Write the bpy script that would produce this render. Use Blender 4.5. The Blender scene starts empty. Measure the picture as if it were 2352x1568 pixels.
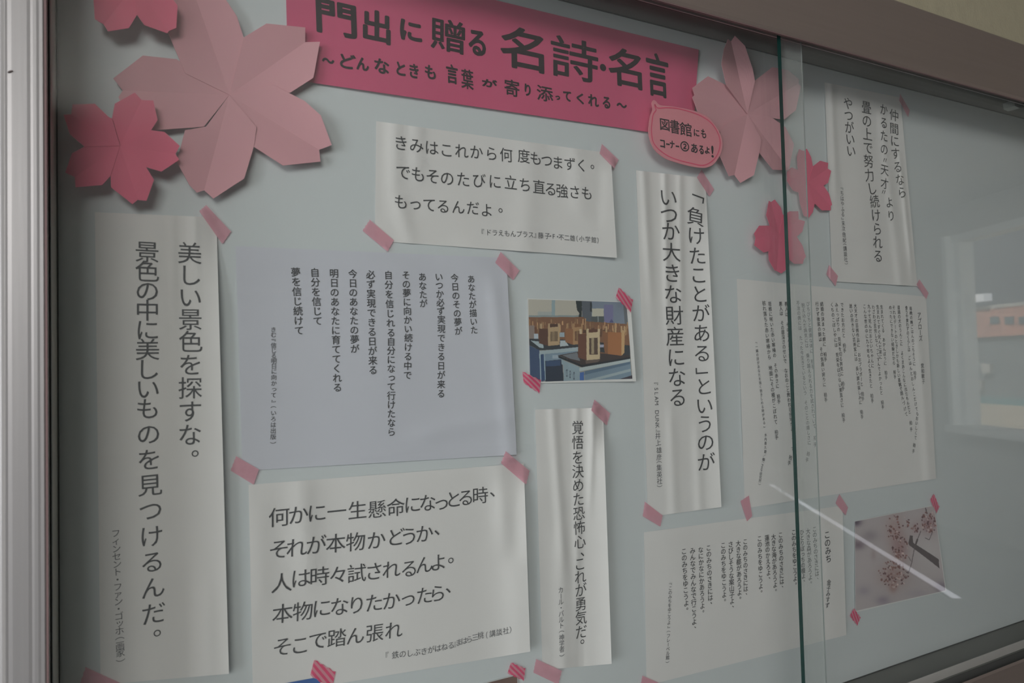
import bpy, bmesh, math, random
import numpy as np
from mathutils import Vector
S = bpy.context.scene
COL = S.collection
random.seed(7); RS = np.random.RandomState(5)

# ------------------------------------------------------------------ camera
F, YAW, PIT, ROL, D = 1659.58, 0.493888, 0.0332844, -0.0254169, 0.70836
H = 1.5                                    # eye height above the floor
_d = np.array([math.sin(YAW)*math.cos(PIT), math.cos(YAW)*math.cos(PIT), math.sin(PIT)])
_r = np.cross(_d, [0, 0, 1.]); _r /= np.linalg.norm(_r); _u = np.cross(_r, _d)
CR = math.cos(ROL)*_r + math.sin(ROL)*_u
CU = -math.sin(ROL)*_r + math.cos(ROL)*_u
CAM = np.array([0., -D, H])
cd = bpy.data.cameras.new('camera'); cam = bpy.data.objects.new('camera', cd); COL.objects.link(cam)
from mathutils import Matrix
m = Matrix(((CR[0], CU[0], -_d[0], CAM[0]), (CR[1], CU[1], -_d[1], CAM[1]), (CR[2], CU[2], -_d[2], CAM[2]), (0, 0, 0, 1)))
cam.matrix_world = m
cd.sensor_width = 36; cd.lens = F/2352*36; cd.clip_start = .02; cd.clip_end = 200
cd.dof.use_dof = True; cd.dof.focus_distance = .92; cd.dof.aperture_fstop = 10
S.camera = cam
# ------------------------------------------------------------------ world, lights, exposure
W = bpy.data.worlds.new('overcast_sky'); S.world = W; W.use_nodes = True
nt = W.node_tree; bg = nt.nodes['Background']
tc = nt.nodes.new('ShaderNodeTexCoord'); sp = nt.nodes.new('ShaderNodeSeparateXYZ'); cr = nt.nodes.new('ShaderNodeValToRGB')
nt.links.new(tc.outputs['Generated'], sp.inputs[0]); nt.links.new(sp.outputs['Z'], cr.inputs[0]); nt.links.new(cr.outputs[0], bg.inputs['Color'])
cr.color_ramp.elements[0].color = (.62, .66, .74, 1); cr.color_ramp.elements[1].color = (.80, .86, .95, 1)
bg.inputs['Strength'].default_value = .26
vs = S.view_settings; vs.view_transform = 'Standard'; vs.look = 'None'; vs.gamma = 1; vs.use_curve_mapping = False; vs.exposure = 0.50
S.cycles.use_denoising = True; S.cycles.use_light_tree = False; S.cycles.max_bounces = 10; S.cycles.transparent_max_bounces = 16
S.cycles.caustics_reflective = False; S.cycles.caustics_refractive = False; S.cycles.sample_clamp_indirect = 4
def area(name, loc, tgt, sx, sy, power, col, spread=math.pi):
    l = bpy.data.lights.new(name, 'AREA'); l.shape = 'RECTANGLE'; l.size = sx; l.size_y = sy; l.energy = power; l.color = col; l.spread = spread
    o = bpy.data.objects.new(name, l); COL.objects.link(o); o.location = loc
    o.rotation_euler = (Vector(tgt)-Vector(loc)).to_track_quat('-Z', 'Y').to_euler(); return o
area('window_daylight', (-1.80, -1.25, 1.50), (0.5, 0, 1.40), 1.2, 1.15, 4.4, (.96, .98, 1.0), math.radians(75))
area('corridor_fill', (-1.1, -3.0, 2.3), (1.0, 0, 1.4), 1.4, .8, 27, (1.0, .975, .94))

_az = YAW+math.atan((1053-1176)/F)          # heading of the oblique window wall down the corridor
sl = bpy.data.lights.new('sun', 'SUN'); sl.energy = 4.4; sl.angle = .02; sl.color = (1, .95, .88)
so = bpy.data.objects.new('sun', sl); COL.objects.link(so); so.location = (0, 0, 8)
so.rotation_euler = Vector((math.cos(_az)*.5, math.sin(_az)*.5, -.87)).to_track_quat('-Z', 'Y').to_euler()

# ------------------------------------------------------------------ geometry helpers
def flat(px, py, l=0.0):
    """photo pixel -> point (x, z) on the plane y=-l (board plane y=0)"""
    v = _d*F + CR*(px-1176) + CU*(784-py); t = (D-l)/v[1]
    return v[0]*t, v[2]*t+H
def rise(x, z, l):
    """lift a board-plane point by l towards the room, keeping it on its sight line"""
    s = (D-l)/D
    return (x*s, -l, (z-H)*s+H)
def tag(o, label=None, cat=None, group=None, kind=None):
    if label: o['label'] = label
    if cat: o['category'] = cat
    if group: o['group'] = group
    if kind: o['kind'] = kind
    return o
def mesh(name, vs_, fs, mat_, parent=None, smooth=False):
    me = bpy.data.meshes.new(name); me.from_pydata([tuple(map(float, v)) for v in vs_], [], fs)
    o = bpy.data.objects.new(name, me); COL.objects.link(o)
    if mat_: me.materials.append(mat_)
    if smooth: me.polygons.foreach_set('use_smooth', [True]*len(me.polygons))
    if parent:
        o.parent = parent; o.matrix_parent_inverse = parent.matrix_basis.inverted()
    return o
def empty(name, loc):
    o = bpy.data.objects.new(name, None); COL.objects.link(o); o.location = loc; o.empty_display_size = .02; return o
def box(name, a, b, mat_, parent=None, bev=0.0):
    x0, y0, z0 = [min(p, q) for p, q in zip(a, b)]; x1, y1, z1 = [max(p, q) for p, q in zip(a, b)]
    v = [(x, y, z) for x in (x0, x1) for y in (y0, y1) for z in (z0, z1)]
    f = [(0, 1, 3, 2), (4, 6, 7, 5), (0, 4, 5, 1), (2, 3, 7, 6), (0, 2, 6, 4), (1, 5, 7, 3)]
    o = mesh(name, v, f, mat_, parent)
    if bev:
        bm = bmesh.new(); bm.from_mesh(o.data); bmesh.ops.bevel(bm, geom=bm.edges[:], offset=bev, segments=3, profile=.5, affect='EDGES'); bm.to_mesh(o.data); bm.free()
    return o
def prism_x(name, prof, x0, x1, mat_, parent=None):
    """profile [(y,z)] extruded along x"""
    n = len(prof); v = [(x0, y, z) for y, z in prof]+[(x1, y, z) for y, z in prof]
    f = [(i, (i+1) % n, n+(i+1) % n, n+i) for i in range(n)]+[tuple(range(n))[::-1], tuple(range(n, 2*n))]
    o = mesh(name, v, f, mat_, parent); fixn(o); return o
def prism_z(name, prof, z0, z1, mat_, parent=None):
    n = len(prof); v = [(x, y, z0) for x, y in prof]+[(x, y, z1) for x, y in prof]
    f = [(i, (i+1) % n, n+(i+1) % n, n+i) for i in range(n)]+[tuple(range(n))[::-1], tuple(range(n, 2*n))]
    o = mesh(name, v, f, mat_, parent); fixn(o); return o
def fixn(o):
    bm = bmesh.new(); bm.from_mesh(o.data); bmesh.ops.recalc_face_normals(bm, faces=bm.faces[:]); bm.to_mesh(o.data); bm.free()

# ------------------------------------------------------------------ materials
def mat(name, rgb, rough=.6, var=.06, nscale=30, bump=0.0, bscale=None, metal=0.0, spec=.3, aniso=None, trans=0.0):
    m_ = bpy.data.materials.new(name); m_.use_nodes = True; n = m_.node_tree.nodes; L = m_.node_tree.links
    b = n['Principled BSDF']; b.inputs['Roughness'].default_value = rough; b.inputs['Metallic'].default_value = metal
    b.inputs['Specular IOR Level'].default_value = spec
    t = n.new('ShaderNodeTexCoord'); mp = n.new('ShaderNodeMapping'); L.new(t.outputs['Object'], mp.inputs[0])
    if aniso: mp.inputs['Scale'].default_value = aniso
    no = n.new('ShaderNodeTexNoise'); no.inputs['Scale'].default_value = nscale; no.inputs['Detail'].default_value = 5
    L.new(mp.outputs[0], no.inputs['Vector'])
    c = n.new('ShaderNodeValToRGB'); L.new(no.outputs['Fac'], c.inputs[0])
    c.color_ramp.elements[0].position = .3; c.color_ramp.elements[1].position = .7
    c.color_ramp.elements[0].color = tuple(v*(1-var) for v in rgb)+(1,); c.color_ramp.elements[1].color = tuple(min(1, v*(1+var)) for v in rgb)+(1,)
    L.new(c.outputs[0], b.inputs['Base Color'])
    if bump:
        n2 = n.new('ShaderNodeTexNoise'); n2.inputs['Scale'].default_value = bscale or nscale; n2.inputs['Detail'].default_value = 4; L.new(mp.outputs[0], n2.inputs['Vector'])
        bp = n.new('ShaderNodeBump'); bp.inputs['Strength'].default_value = bump; bp.inputs['Distance'].default_value = .002
        L.new(n2.outputs['Fac'], bp.inputs['Height']); L.new(bp.outputs[0], b.inputs['Normal'])
    if trans:
        tl = n.new('ShaderNodeBsdfTranslucent'); L.new(c.outputs[0], tl.inputs[0]); mx = n.new('ShaderNodeMixShader'); mx.inputs[0].default_value = trans
        L.new(b.outputs[0], mx.inputs[1]); L.new(tl.outputs[0], mx.inputs[2]); L.new(mx.outputs[0], n['Material Output'].inputs[0])
    return m_
M = dict(
    board=mat('board_paint', (.675, .712, .728), .55, .012, 6, .05, 400),
    wallpaper=mat('textured_wallpaper', (.40, .365, .265), .85, .04, 60, .3, 420, aniso=(1, 1, .55)),
    alu=mat('satin_aluminium', (.37, .36, .365), .42, .03, 40, .03, 60, metal=.35, spec=.5, aniso=(6, 6, .15)),
    alu_b=mat('satin_aluminium_rail', (.24, .195, .175), .45, .03, 30, .03, 60, metal=.3, spec=.5, aniso=(.15, 6, 6)),
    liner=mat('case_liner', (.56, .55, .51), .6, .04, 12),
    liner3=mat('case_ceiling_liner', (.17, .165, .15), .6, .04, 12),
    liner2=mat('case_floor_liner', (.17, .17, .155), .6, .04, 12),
    track=mat('track_plastic', (.03, .03, .028), .5, .08, 30),
    trackl=mat('track_lip', (.62, .58, .56), .4, .04, 30, spec=.5),
    gasket=mat('gasket', (.20, .13, .13), .6, .04, 30),
    paper=mat('white_paper', (.85, .822, .812), .75, .012, 20, .06, 35, trans=.04),
    paperb=mat('bluish_white_paper', (.67, .675, .75), .7, .012, 20, .05, 30, trans=.04),
    banner=mat('hot_pink_paper', (.66, .105, .215), .7, .03, 9, .05, 40),
    petal=mat('pale_pink_origami_paper', (.82, .42, .47), .75, .035, 7, .12, 25, trans=.15),
    petal2=mat('rose_origami_paper', (.84, .16, .265), .75, .04, 12, .1, 25, trans=.08),
    bubble=mat('pink_card', (.80, .285, .335), .7, .02, 20),
    bubline=mat('pink_pen', (.80, .09, .19), .6, .04, 60),
    ink=mat('black_print', (.05, .05, .054), .6, .1, 200),
    ink2=mat('grey_print', (.11, .11, .12), .6, .1, 200),
    marker=mat('black_marker', (.034, .02, .024), .5, .2, 200),
    white=mat('white_paint', (.75, .76, .77), .5, .02, 20),
    photow=mat('glossy_photo_border', (.82, .81, .80), .35, .01, 20, spec=.5),
    blue=mat('blue_photo_print', (.03, .13, .42), .35, .15, 25, spec=.5),
    brown=mat('brown_photo_print', (.16, .09, .07), .35, .5, 18, spec=.5),
    wallp=mat('corridor_wall_paint', (.40, .40, .39), .8, .03, 8, .2, 200),
    ceil=mat('ceiling_board', (.62, .61, .58), .9, .03, 20, .3, 120),
    floor=mat('vinyl_floor', (.16, .17, .165), .5, .08, 25, spec=.4),
    sash=mat('white_sash', (.86, .87, .87), .4, .02, 20, spec=.5),
    red=mat('red_brown_cladding', (.64, .31, .24), .7, .15, 3),
    grey=mat('grey_facade', (.20, .235, .26), .8, .1, 2),
    concrete=mat('pale_concrete', (.55, .55, .54), .8, .05, 3),
    teal=mat('teal_rail', (.10, .26, .30), .5, .05, 3),
    sand=mat('sandy_ground', (.70, .62, .48), .9, .1, 2),
    dglass=mat('dark_window_glass', (.10, .14, .17), .15, .1, 2, spec=.6),
    scuff=mat('scuff_dark', (.07, .05, .05), .6, .1, 20),
    stop=mat('clouded_plastic', (.42, .44, .42), .4, .05, 30),
)
def glass_mat(name, haze, x0=None, x1=None, haze2=0.0):
    m_ = bpy.data.materials.new(name); m_.use_nodes = True; n = m_.node_tree.nodes; L = m_.node_tree.links; n.remove(n['Principled BSDF'])
    out = n['Material Output']
    tr = n.new('ShaderNodeBsdfTransparent'); tr.inputs[0].default_value = (.975, .987, .982, 1)
    di = n.new('ShaderNodeBsdfDiffuse'); di.inputs[0].default_value = (.74, .77, .77, 1)
    gl = n.new('ShaderNodeBsdfGlossy'); gl.inputs['Roughness'].default_value = .004
    mx = n.new('ShaderNodeMixShader'); L.new(tr.outputs[0], mx.inputs[1]); L.new(di.outputs[0], mx.inputs[2])
    t = n.new('ShaderNodeTexCoord'); no = n.new('ShaderNodeTexNoise'); no.inputs['Scale'].default_value = 5; no.inputs['Detail'].default_value = 3
    L.new(t.outputs['Object'], no.inputs['Vector'])
    mr = n.new('ShaderNodeMapRange'); mr.inputs['From Min'].default_value = .3; mr.inputs['From Max'].default_value = .7
    mr.inputs['To Min'].default_value = haze*.8; mr.inputs['To Max'].default_value = haze*1.2; L.new(no.outputs['Fac'], mr.inputs['Value'])
    fac = mr.outputs[0]
    if x0 is not None:      # a hazier band where the two panes overlap
        s = n.new('ShaderNodeSeparateXYZ'); L.new(t.outputs['Object'], s.inputs[0])
        g = n.new('ShaderNodeMapRange'); g.interpolation_type = 'SMOOTHSTEP'; g.inputs['From Min'].default_value = x0-.004; g.inputs['From Max'].default_value = x0+.003
        g.inputs['To Min'].default_value = 0; g.inputs['To Max'].default_value = haze2; L.new(s.outputs['X'], g.inputs['Value'])
        ad = n.new('ShaderNodeMath'); ad.operation = 'ADD'; L.new(fac, ad.inputs[0]); L.new(g.outputs[0], ad.inputs[1]); fac = ad.outputs[0]
    L.new(fac, mx.inputs[0])
    lw = n.new('ShaderNodeLayerWeight'); lw.inputs['Blend'].default_value = .5
    p = n.new('ShaderNodeMath'); p.operation = 'POWER'; p.inputs[1].default_value = 5; L.new(lw.outputs['Facing'], p.inputs[0])
    a = n.new('ShaderNodeMath'); a.operation = 'MULTIPLY_ADD'; a.inputs[1].default_value = .96; a.inputs[2].default_value = .04; L.new(p.outputs[0], a.inputs[0])
    m2 = n.new('ShaderNodeMixShader'); L.new(a.outputs[0], m2.inputs[0]); L.new(mx.outputs[0], m2.inputs[1]); L.new(gl.outputs[0], m2.inputs[2])
    L.new(m2.outputs[0], out.inputs[0]); return m_
M['edge'] = mat('green_glass_edge', (.006, .036, .03), .25, .1, 40, spec=.6)
M['edgel'] = mat('pale_glass_edge', (.34, .38, .37), .3, .1, 40, spec=.6)
def tape_mat(name, stripes):
    m_ = bpy.data.materials.new(name); m_.use_nodes = True; n = m_.node_tree.nodes; L = m_.node_tree.links; b = n['Principled BSDF']
    b.inputs['Roughness'].default_value = .6; uv = n.new('ShaderNodeUVMap')
    no = n.new('ShaderNodeTexNoise'); no.inputs['Scale'].default_value = 6; L.new(uv.outputs[0], no.inputs['Vector'])
    c = n.new('ShaderNodeValToRGB')
    if stripes:
        s = n.new('ShaderNodeSeparateXYZ'); L.new(uv.outputs[0], s.inputs[0])
        a = n.new('ShaderNodeMath'); a.operation = 'MULTIPLY_ADD'; a.inputs[1].default_value = .55; L.new(s.outputs['Y'], a.inputs[0]); L.new(s.outputs['X'], a.inputs[2])
        a2 = n.new('ShaderNodeMath'); a2.operation = 'MULTIPLY'; a2.inputs[1].default_value = 2.6; L.new(a.outputs[0], a2.inputs[0])
        fr = n.new('ShaderNodeMath'); fr.operation = 'FRACT'; L.new(a2.outputs[0], fr.inputs[0]); L.new(fr.outputs[0], c.inputs[0])
        e = c.color_ramp.elements; e[0].position = .48; e[1].position = .52; e[0].color = (.92, .05, .19, 1); e[1].color = (.86, .34, .42, 1)
        c2 = c.color_ramp.elements.new(.97); c2.color = (.86, .34, .42, 1); c3 = c.color_ramp.elements.new(1.0); c3.color = (.92, .05, .19, 1)
    else:
        L.new(no.outputs['Fac'], c.inputs[0]); e = c.color_ramp.elements
        e[0].position = .3; e[1].position = .7; e[0].color = (.82, .42, .50, 1); e[1].color = (.86, .46, .54, 1)
    L.new(c.outputs[0], b.inputs['Base Color'])
    t = n.new('ShaderNodeBsdfTransparent'); t.inputs[0].default_value = (1, .55, .66, 1)
    mx = n.new('ShaderNodeMixShader'); mx.inputs[0].default_value = .72; L.new(t.outputs[0], mx.inputs[1]); L.new(b.outputs[0], mx.inputs[2]); L.new(mx.outputs[0], n['Material Output'].inputs[0])
    return m_
M['tape'] = tape_mat('pale_pink_masking_tape', False); M['stape'] = tape_mat('striped_pink_tape', True)
def vcol_mat(name):
    m_ = bpy.data.materials.new(name); m_.use_nodes = True; n = m_.node_tree.nodes; b = n['Principled BSDF']
    a = n.new('ShaderNodeVertexColor'); a.layer_name = 'print'; m_.node_tree.links.new(a.outputs[0], b.inputs['Base Color'])
    b.inputs['Roughness'].default_value = .35; b.inputs['Specular IOR Level'].default_value = .4; return m_
M['print'] = vcol_mat('printed_picture')

# ------------------------------------------------------------------ display case
ZT, ZB = .43058+H, -.46804+H
XL = flat(106, 800, .1)[0]; XR = 2.9
FD = .10
def zrow(px, py, l): return flat(px, py, l)[1]
zf0 = (zrow(1780, 71, FD)+zrow(2352, 233, FD))/2; zf1 = (zrow(2063, 0, FD)+zrow(2352, 101, FD))/2
zs0 = (zrow(2205, 1568, FD)+zrow(2352, 1513, FD))/2
case = empty('display_case', (XL, 0, ZB)); tag(case, 'wall display case with aluminium frame, pale back board and sliding glass', 'display case')
box('back_board', (XL-.02, 0, ZB-.02), (XR, .012, ZT+.02), M['board'], case)
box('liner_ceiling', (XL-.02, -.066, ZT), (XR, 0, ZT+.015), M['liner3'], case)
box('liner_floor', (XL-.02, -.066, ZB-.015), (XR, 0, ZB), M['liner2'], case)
box('board_bead', (XL, -.0012, ZT-.0012), (XR, .0, ZT), M['track'], case)
box('board_bead', (XL, -.0012, ZB), (XR, .0, ZB+.0014), M['track'], case)
box('liner_side', (XL-.015, -.075, ZB), (XL, 0, ZT), M['liner'], case)
box('liner_bead', (XL, -.004, ZB), (XL+.001, .0, ZT), M['track'], case)
# upper track: a dark channel with two pale lips
zl1 = (zrow(1750, 69, .084)+zrow(1950, 123.7, .084))/2; zl2 = (zrow(1750, 76.6, .070)+zrow(1950, 133, .070))/2
tr = box('upper_track', (XL, -.096, zf0+.0165), (XR, -.062, ZT+.02), M['track'], case)
box('track_lip', (XL, -.0842, zl1), (XR, -.0830, zf0+.0165), M['trackl'], tr)
box('track_lip', (XL, -.0708, zl2), (XR, -.0696, zf0+.0165), M['trackl'], tr)
# lower track
tb = box('lower_track', (XL, -.099, zs0-.04), (XR, -.062, zs0-.012), M['track'], case)
box('track_lip', (XL, -.064, zs0-.03), (XR, -.0625, zs0+.001), M['trackl'], tb)
# frame members
e0 = zf0; e1 = zf1
prism_x('head_rail', [(-.098, e0+.0015), (-FD, e0), (-FD-.001, e0+.004), (-FD-.001, e1-.004), (-FD+.002, e1), (-.02, e1), (-.02, ZT+.016), (-.06, ZT+.03), (-.098, ZT+.03)], XL-.11, XR, M['alu_b'], case)
box('head_gasket', (XL, -.0998, e0-.0012), (XR, -.0965, e0+.002), M['gasket'], case)
prism_x('sill_rail', [(-.098, zs0-.002), (-FD, zs0), (-FD-.002, zs0-.003), (-FD-.002, zs0-.10), (-.02, zs0-.10), (-.02, zs0-.041), (-.098, zs0-.041)], XL-.11, XR, M['alu_b'], case)
xa = lambda p: flat(p, 800, FD)[0]
jp = [(XL, -.06), (XL, -.0985), (XL-.0015, -FD), (xa(92), -FD), (xa(86), -FD-.0003), (xa(78), -FD-.0003), (xa(72), -FD-.0001), (xa(64), -FD-.0004),
      (xa(28), -FD-.0005), (xa(18), -FD-.0002), (xa(13), -FD-.0004), (xa(11), -FD-.0004), (xa(8), -FD+.0010), (xa(0), -FD+.0065), (xa(0)-.008, -FD+.012), (xa(0)-.014, -FD+.016), (xa(0)-.016, -FD+.02), (xa(0)-.016, -.02), (XL-.016, -.02), (XL-.016, -.06)]
jb = prism_z('jamb', jp, zs0-.10, e1, M['alu'], case); tag(jb, 'bright fluted aluminium upright at the left end')
box('jamb_gasket', (XL-.0005, -.0998, zs0), (XL+.0008, -.097, e0), M['gasket'], case)
sx, sz = flat(23, 163, FD+.002); sc = []
for i in range(9):
    a = i*2*math.pi/9; sc.append((sx+.0016*math.cos(a)+.0005*math.sin(a), -FD-.0012, sz+.0009*math.sin(a)+.0006*math.cos(a)))
mesh('scuff', sc+[(p[0], -FD-.0006, p[2]) for p in sc], [tuple(range(9))]+[(i, (i+1) % 9, 9+(i+1) % 9, 9+i) for i in range(9)], M['scuff'], jb)
# small clear stop hanging from the track at the right
q = [flat(2306, 236, .03), flat(2308, 250, .03), flat(2318, 255, .03), flat(2330, 252, .03), flat(2346, 245, .03), flat(2350, 238, .03)]
n = len(q); mesh('track_stop', [(x, -.028, z) for x, z in q]+[(x, -.046, z) for x, z in q], [tuple(range(n)), tuple(range(n, 2*n))[::-1]]+[(i, n+i, n+(i+1) % n, (i+1) % n) for i in range(n)], M['stop'], case)

# sliding glass
XG = .7228                                  # left end of the right-hand (front) pane
XE = (flat(1837, 97, .075)[0]+flat(1894, 1560, .075)[0])/2
def pane(name, x0, x1, y0, y1, gm, em, label):
    z0, z1 = zs0-.0115, zf0+.0155
    r = empty(name, (x0, y0, z0)); tag(r, label, 'glass pane', 'sliding glass panes of the display case')
    box('glass', (x0+.0004, y0, z0), (x1-.0004, y1, z1), gm, r)
    for a, s in ((x0, 1), (x1, -1)):
        box('polished_edge', (a, y0+.0001, z0), (a+s*.0005, y1-.0001 if s > 0 else y0+.0016, z1), em, r)
    return r
pane('sliding_glass_pane', XL+.001, XE, -.0780, -.0735, glass_mat('glass_rear', .03, XG*(D-.0735)/(D-.0905)+.003, XE, .15), M['edgel'], 'left sliding glass pane, behind, in front of the pink banner')
pane('sliding_glass_pane', XG, XR-.02, -.0905, -.0852, glass_mat('glass_front', .03), M['edge'], 'right sliding glass pane with dark green left edge')

# ------------------------------------------------------------------ glyphs
_gc = {}
def glyph(ch, bold=0.0, fine=False):
    k = (ch, bold, fine)
    if k in _gc: return _gc[k]
    cu = bpy.data.curves.new('g', 'FONT'); cu.body = ch; cu.size = 1; cu.resolution_u = 3; cu.offset = bold
    ob = bpy.data.objects.new('g', cu); COL.objects.link(ob); bpy.context.view_layer.update()
    me = bpy.data.meshes.new_from_object(ob.evaluated_get(bpy.context.evaluated_depsgraph_get()))
    v = np.array([p.co[:2] for p in me.vertices]).reshape(-1, 2); f = [tuple(p.vertices) for p in me.polygons]
    if fine and len(f):        # cut long strokes so they can follow the folds of the paper
        bm = bmesh.new(); bm.from_mesh(me)
        for _ in range(4):
            es = [e for e in bm.edges if e.calc_length() > .11]
            if not es: break
            bmesh.ops.subdivide_edges(bm, edges=es, cuts=1); bmesh.ops.triangulate(bm, faces=bm.faces[:])
        bm.verts.index_update(); v = np.array([p.co[:2] for p in bm.verts]); f = [tuple(q.index for q in p.verts) for p in bm.faces]; bm.free()
    bpy.data.objects.remove(ob); bpy.data.curves.remove(cu); bpy.data.meshes.remove(me)
    _gc[k] = (v, f); return _gc[k]
kv = glyph('国')[0]; EC = (kv.max(0)+kv.min(0))/2; ES = (kv.max(0)-kv.min(0)).max()/.90
def centered(ch, bold, fine=False):
    v, f = glyph(ch, bold, fine)
    if len(v) and ch in '（）『』「」': return (v-(v.max(0)+v.min(0))/2)/ES, f
    if len(v) and ord(ch) < 128: return (v-np.array([(v[:, 0].max()+v[:, 0].min())/2, EC[1]]))/ES, f
    return ((v-EC)/ES if len(v) else v), f
PUNCT = '。、'; SMALL = 'っょゃゅッャュョ'; ROT = 'ー（）『』「」(〜'
def text_block(name, items, surf, m_, parent, bold=0.0):
    """items: (char, X, Z, w, h, rotate, tilt) in board-plane metres; surf(x,z)->lift"""
    V = []; FF = []
    for ch, X, Z, w, h, rot, tilt in items:
        v, f = centered(ch, 0.0, h > .0085)
        if not len(v): continue
        if rot: v = np.stack([v[:, 1], -v[:, 0]], 1)
        ct, st = math.cos(tilt), math.sin(tilt)
        x = v[:, 0]*w; z = v[:, 1]*h
        x, z = ct*x-st*z+X, st*x+ct*z+Z
        lf = [surf(a, c) for a, c in zip(x, z)]
        for st, (dx, dz) in enumerate(((0, 0), (1, .5), (-1, -.5), (.5, -1), (-.5, 1)) if bold else ((0, 0),)):
            b = len(V)
            for a, c, l in zip(x, z, lf): V.append(rise(a+dx*bold*h*.85, c+dz*bold*h*.85, l+.0006+st*.00001))
            FF += [tuple(i+b for i in t) for t in f]
    return mesh(name, V, FF, m_, parent)
def interp(anch, n):
    """anch [(idx,px,py)], idx may be -1 for last -> n flat points"""
    a = sorted([((n-1) if i == -1 else i, flat(x, y)) for i, x, y in anch])
    I = [t[0] for t in a]; X = [t[1][0] for t in a]; Z = [t[1][1] for t in a]
    k = np.arange(n); return np.interp(k, I, X), np.interp(k, I, Z)
def column(txt, anch, surf, parent, em=1.0, asp=1.0, m_=None, bold=0.0, latin=1.0):
    n = len(txt); X, Z = interp(anch, n); it = []
    pitch = abs(Z[-1]-Z[0])/max(1, n-1)
    for i, ch in enumerate(txt):
        if ch == '　' or ch == ' ': continue
        j0, j1 = max(0, i-1), min(n-1, i+1)
        tilt = math.atan2(X[j1]-X[j0], -(Z[j1]-Z[j0])) if n > 1 else 0
        s = pitch*em; x, z = X[i], Z[i]
        if ch in PUNCT: x += .50*s; z += .42*s
        if ch in SMALL: x += .06*s; z += .06*s
        lat = ord(ch) < 128
        rot = ch in ROT or lat
        c = s*latin if lat else s
        it.append((ch, x, z, c*asp, c, rot, tilt))
    return text_block('text_column', it, surf, m_ or M['ink'], parent, bold)
def row(txt, anch, surf, parent, em=1.0, asp=1.0, m_=None, bold=0.0):
    n = len(txt); X, Z = interp(anch, n); it = []
    pitch = abs(X[-1]-X[0])/max(1, n-1)
    for i, ch in enumerate(txt):
        j0, j1 = max(0, i-1), min(n-1, i+1)
        s = pitch*em; x, z = X[i], Z[i]
        if ch in PUNCT: x += .30*s; z += .30*s
        it.append((ch, x, z, s*asp, s, False, math.atan2(Z[-1]-Z[0], X[-1]-X[0])))
    return text_block('text_line', it, surf, m_ or M['ink'], parent, bold)
def hand(items, surf, parent, bold, name='hand_lettering'):
    """hand drawn letters fitted by their ink box: (char, px, py, w, h)"""
    V = []; FF = []
    for ch, px, py, w, h in items:
        v, f = glyph(ch, 0.0, True); lo, hi = v.min(0), v.max(0); v = (v-(lo+hi)/2)/np.maximum(hi-lo, 1e-3)
        x0, z0 = flat(px, py); ww = flat(px+w/2, py)[0]-flat(px-w/2, py)[0]; hh = flat(px, py-h/2)[1]-flat(px, py+h/2)[1]
        t = RS.uniform(-.03, .03)
        base = [(x0+ww*(a+t*c), z0+hh*(c-.03*a*abs(a))) for a, c in v]; lf = [surf(x, z) for x, z in base]
        for st in range(9):
            rad = 0 if st == 0 else bold*(.6 if ch in '贈詩葉添寄書館図' else 1); an = st*math.pi/4; dx, dz = rad*math.cos(an), rad*math.sin(an)*.9; b = len(V)
            for (x, z), l in zip(base, lf): V.append(rise(x+dx, z+dz, l+.0004+st*.000012))
            FF += [tuple(i+b for i in q_) for q_ in f]
    return mesh(name, V, FF, M['marker'], parent)

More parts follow.
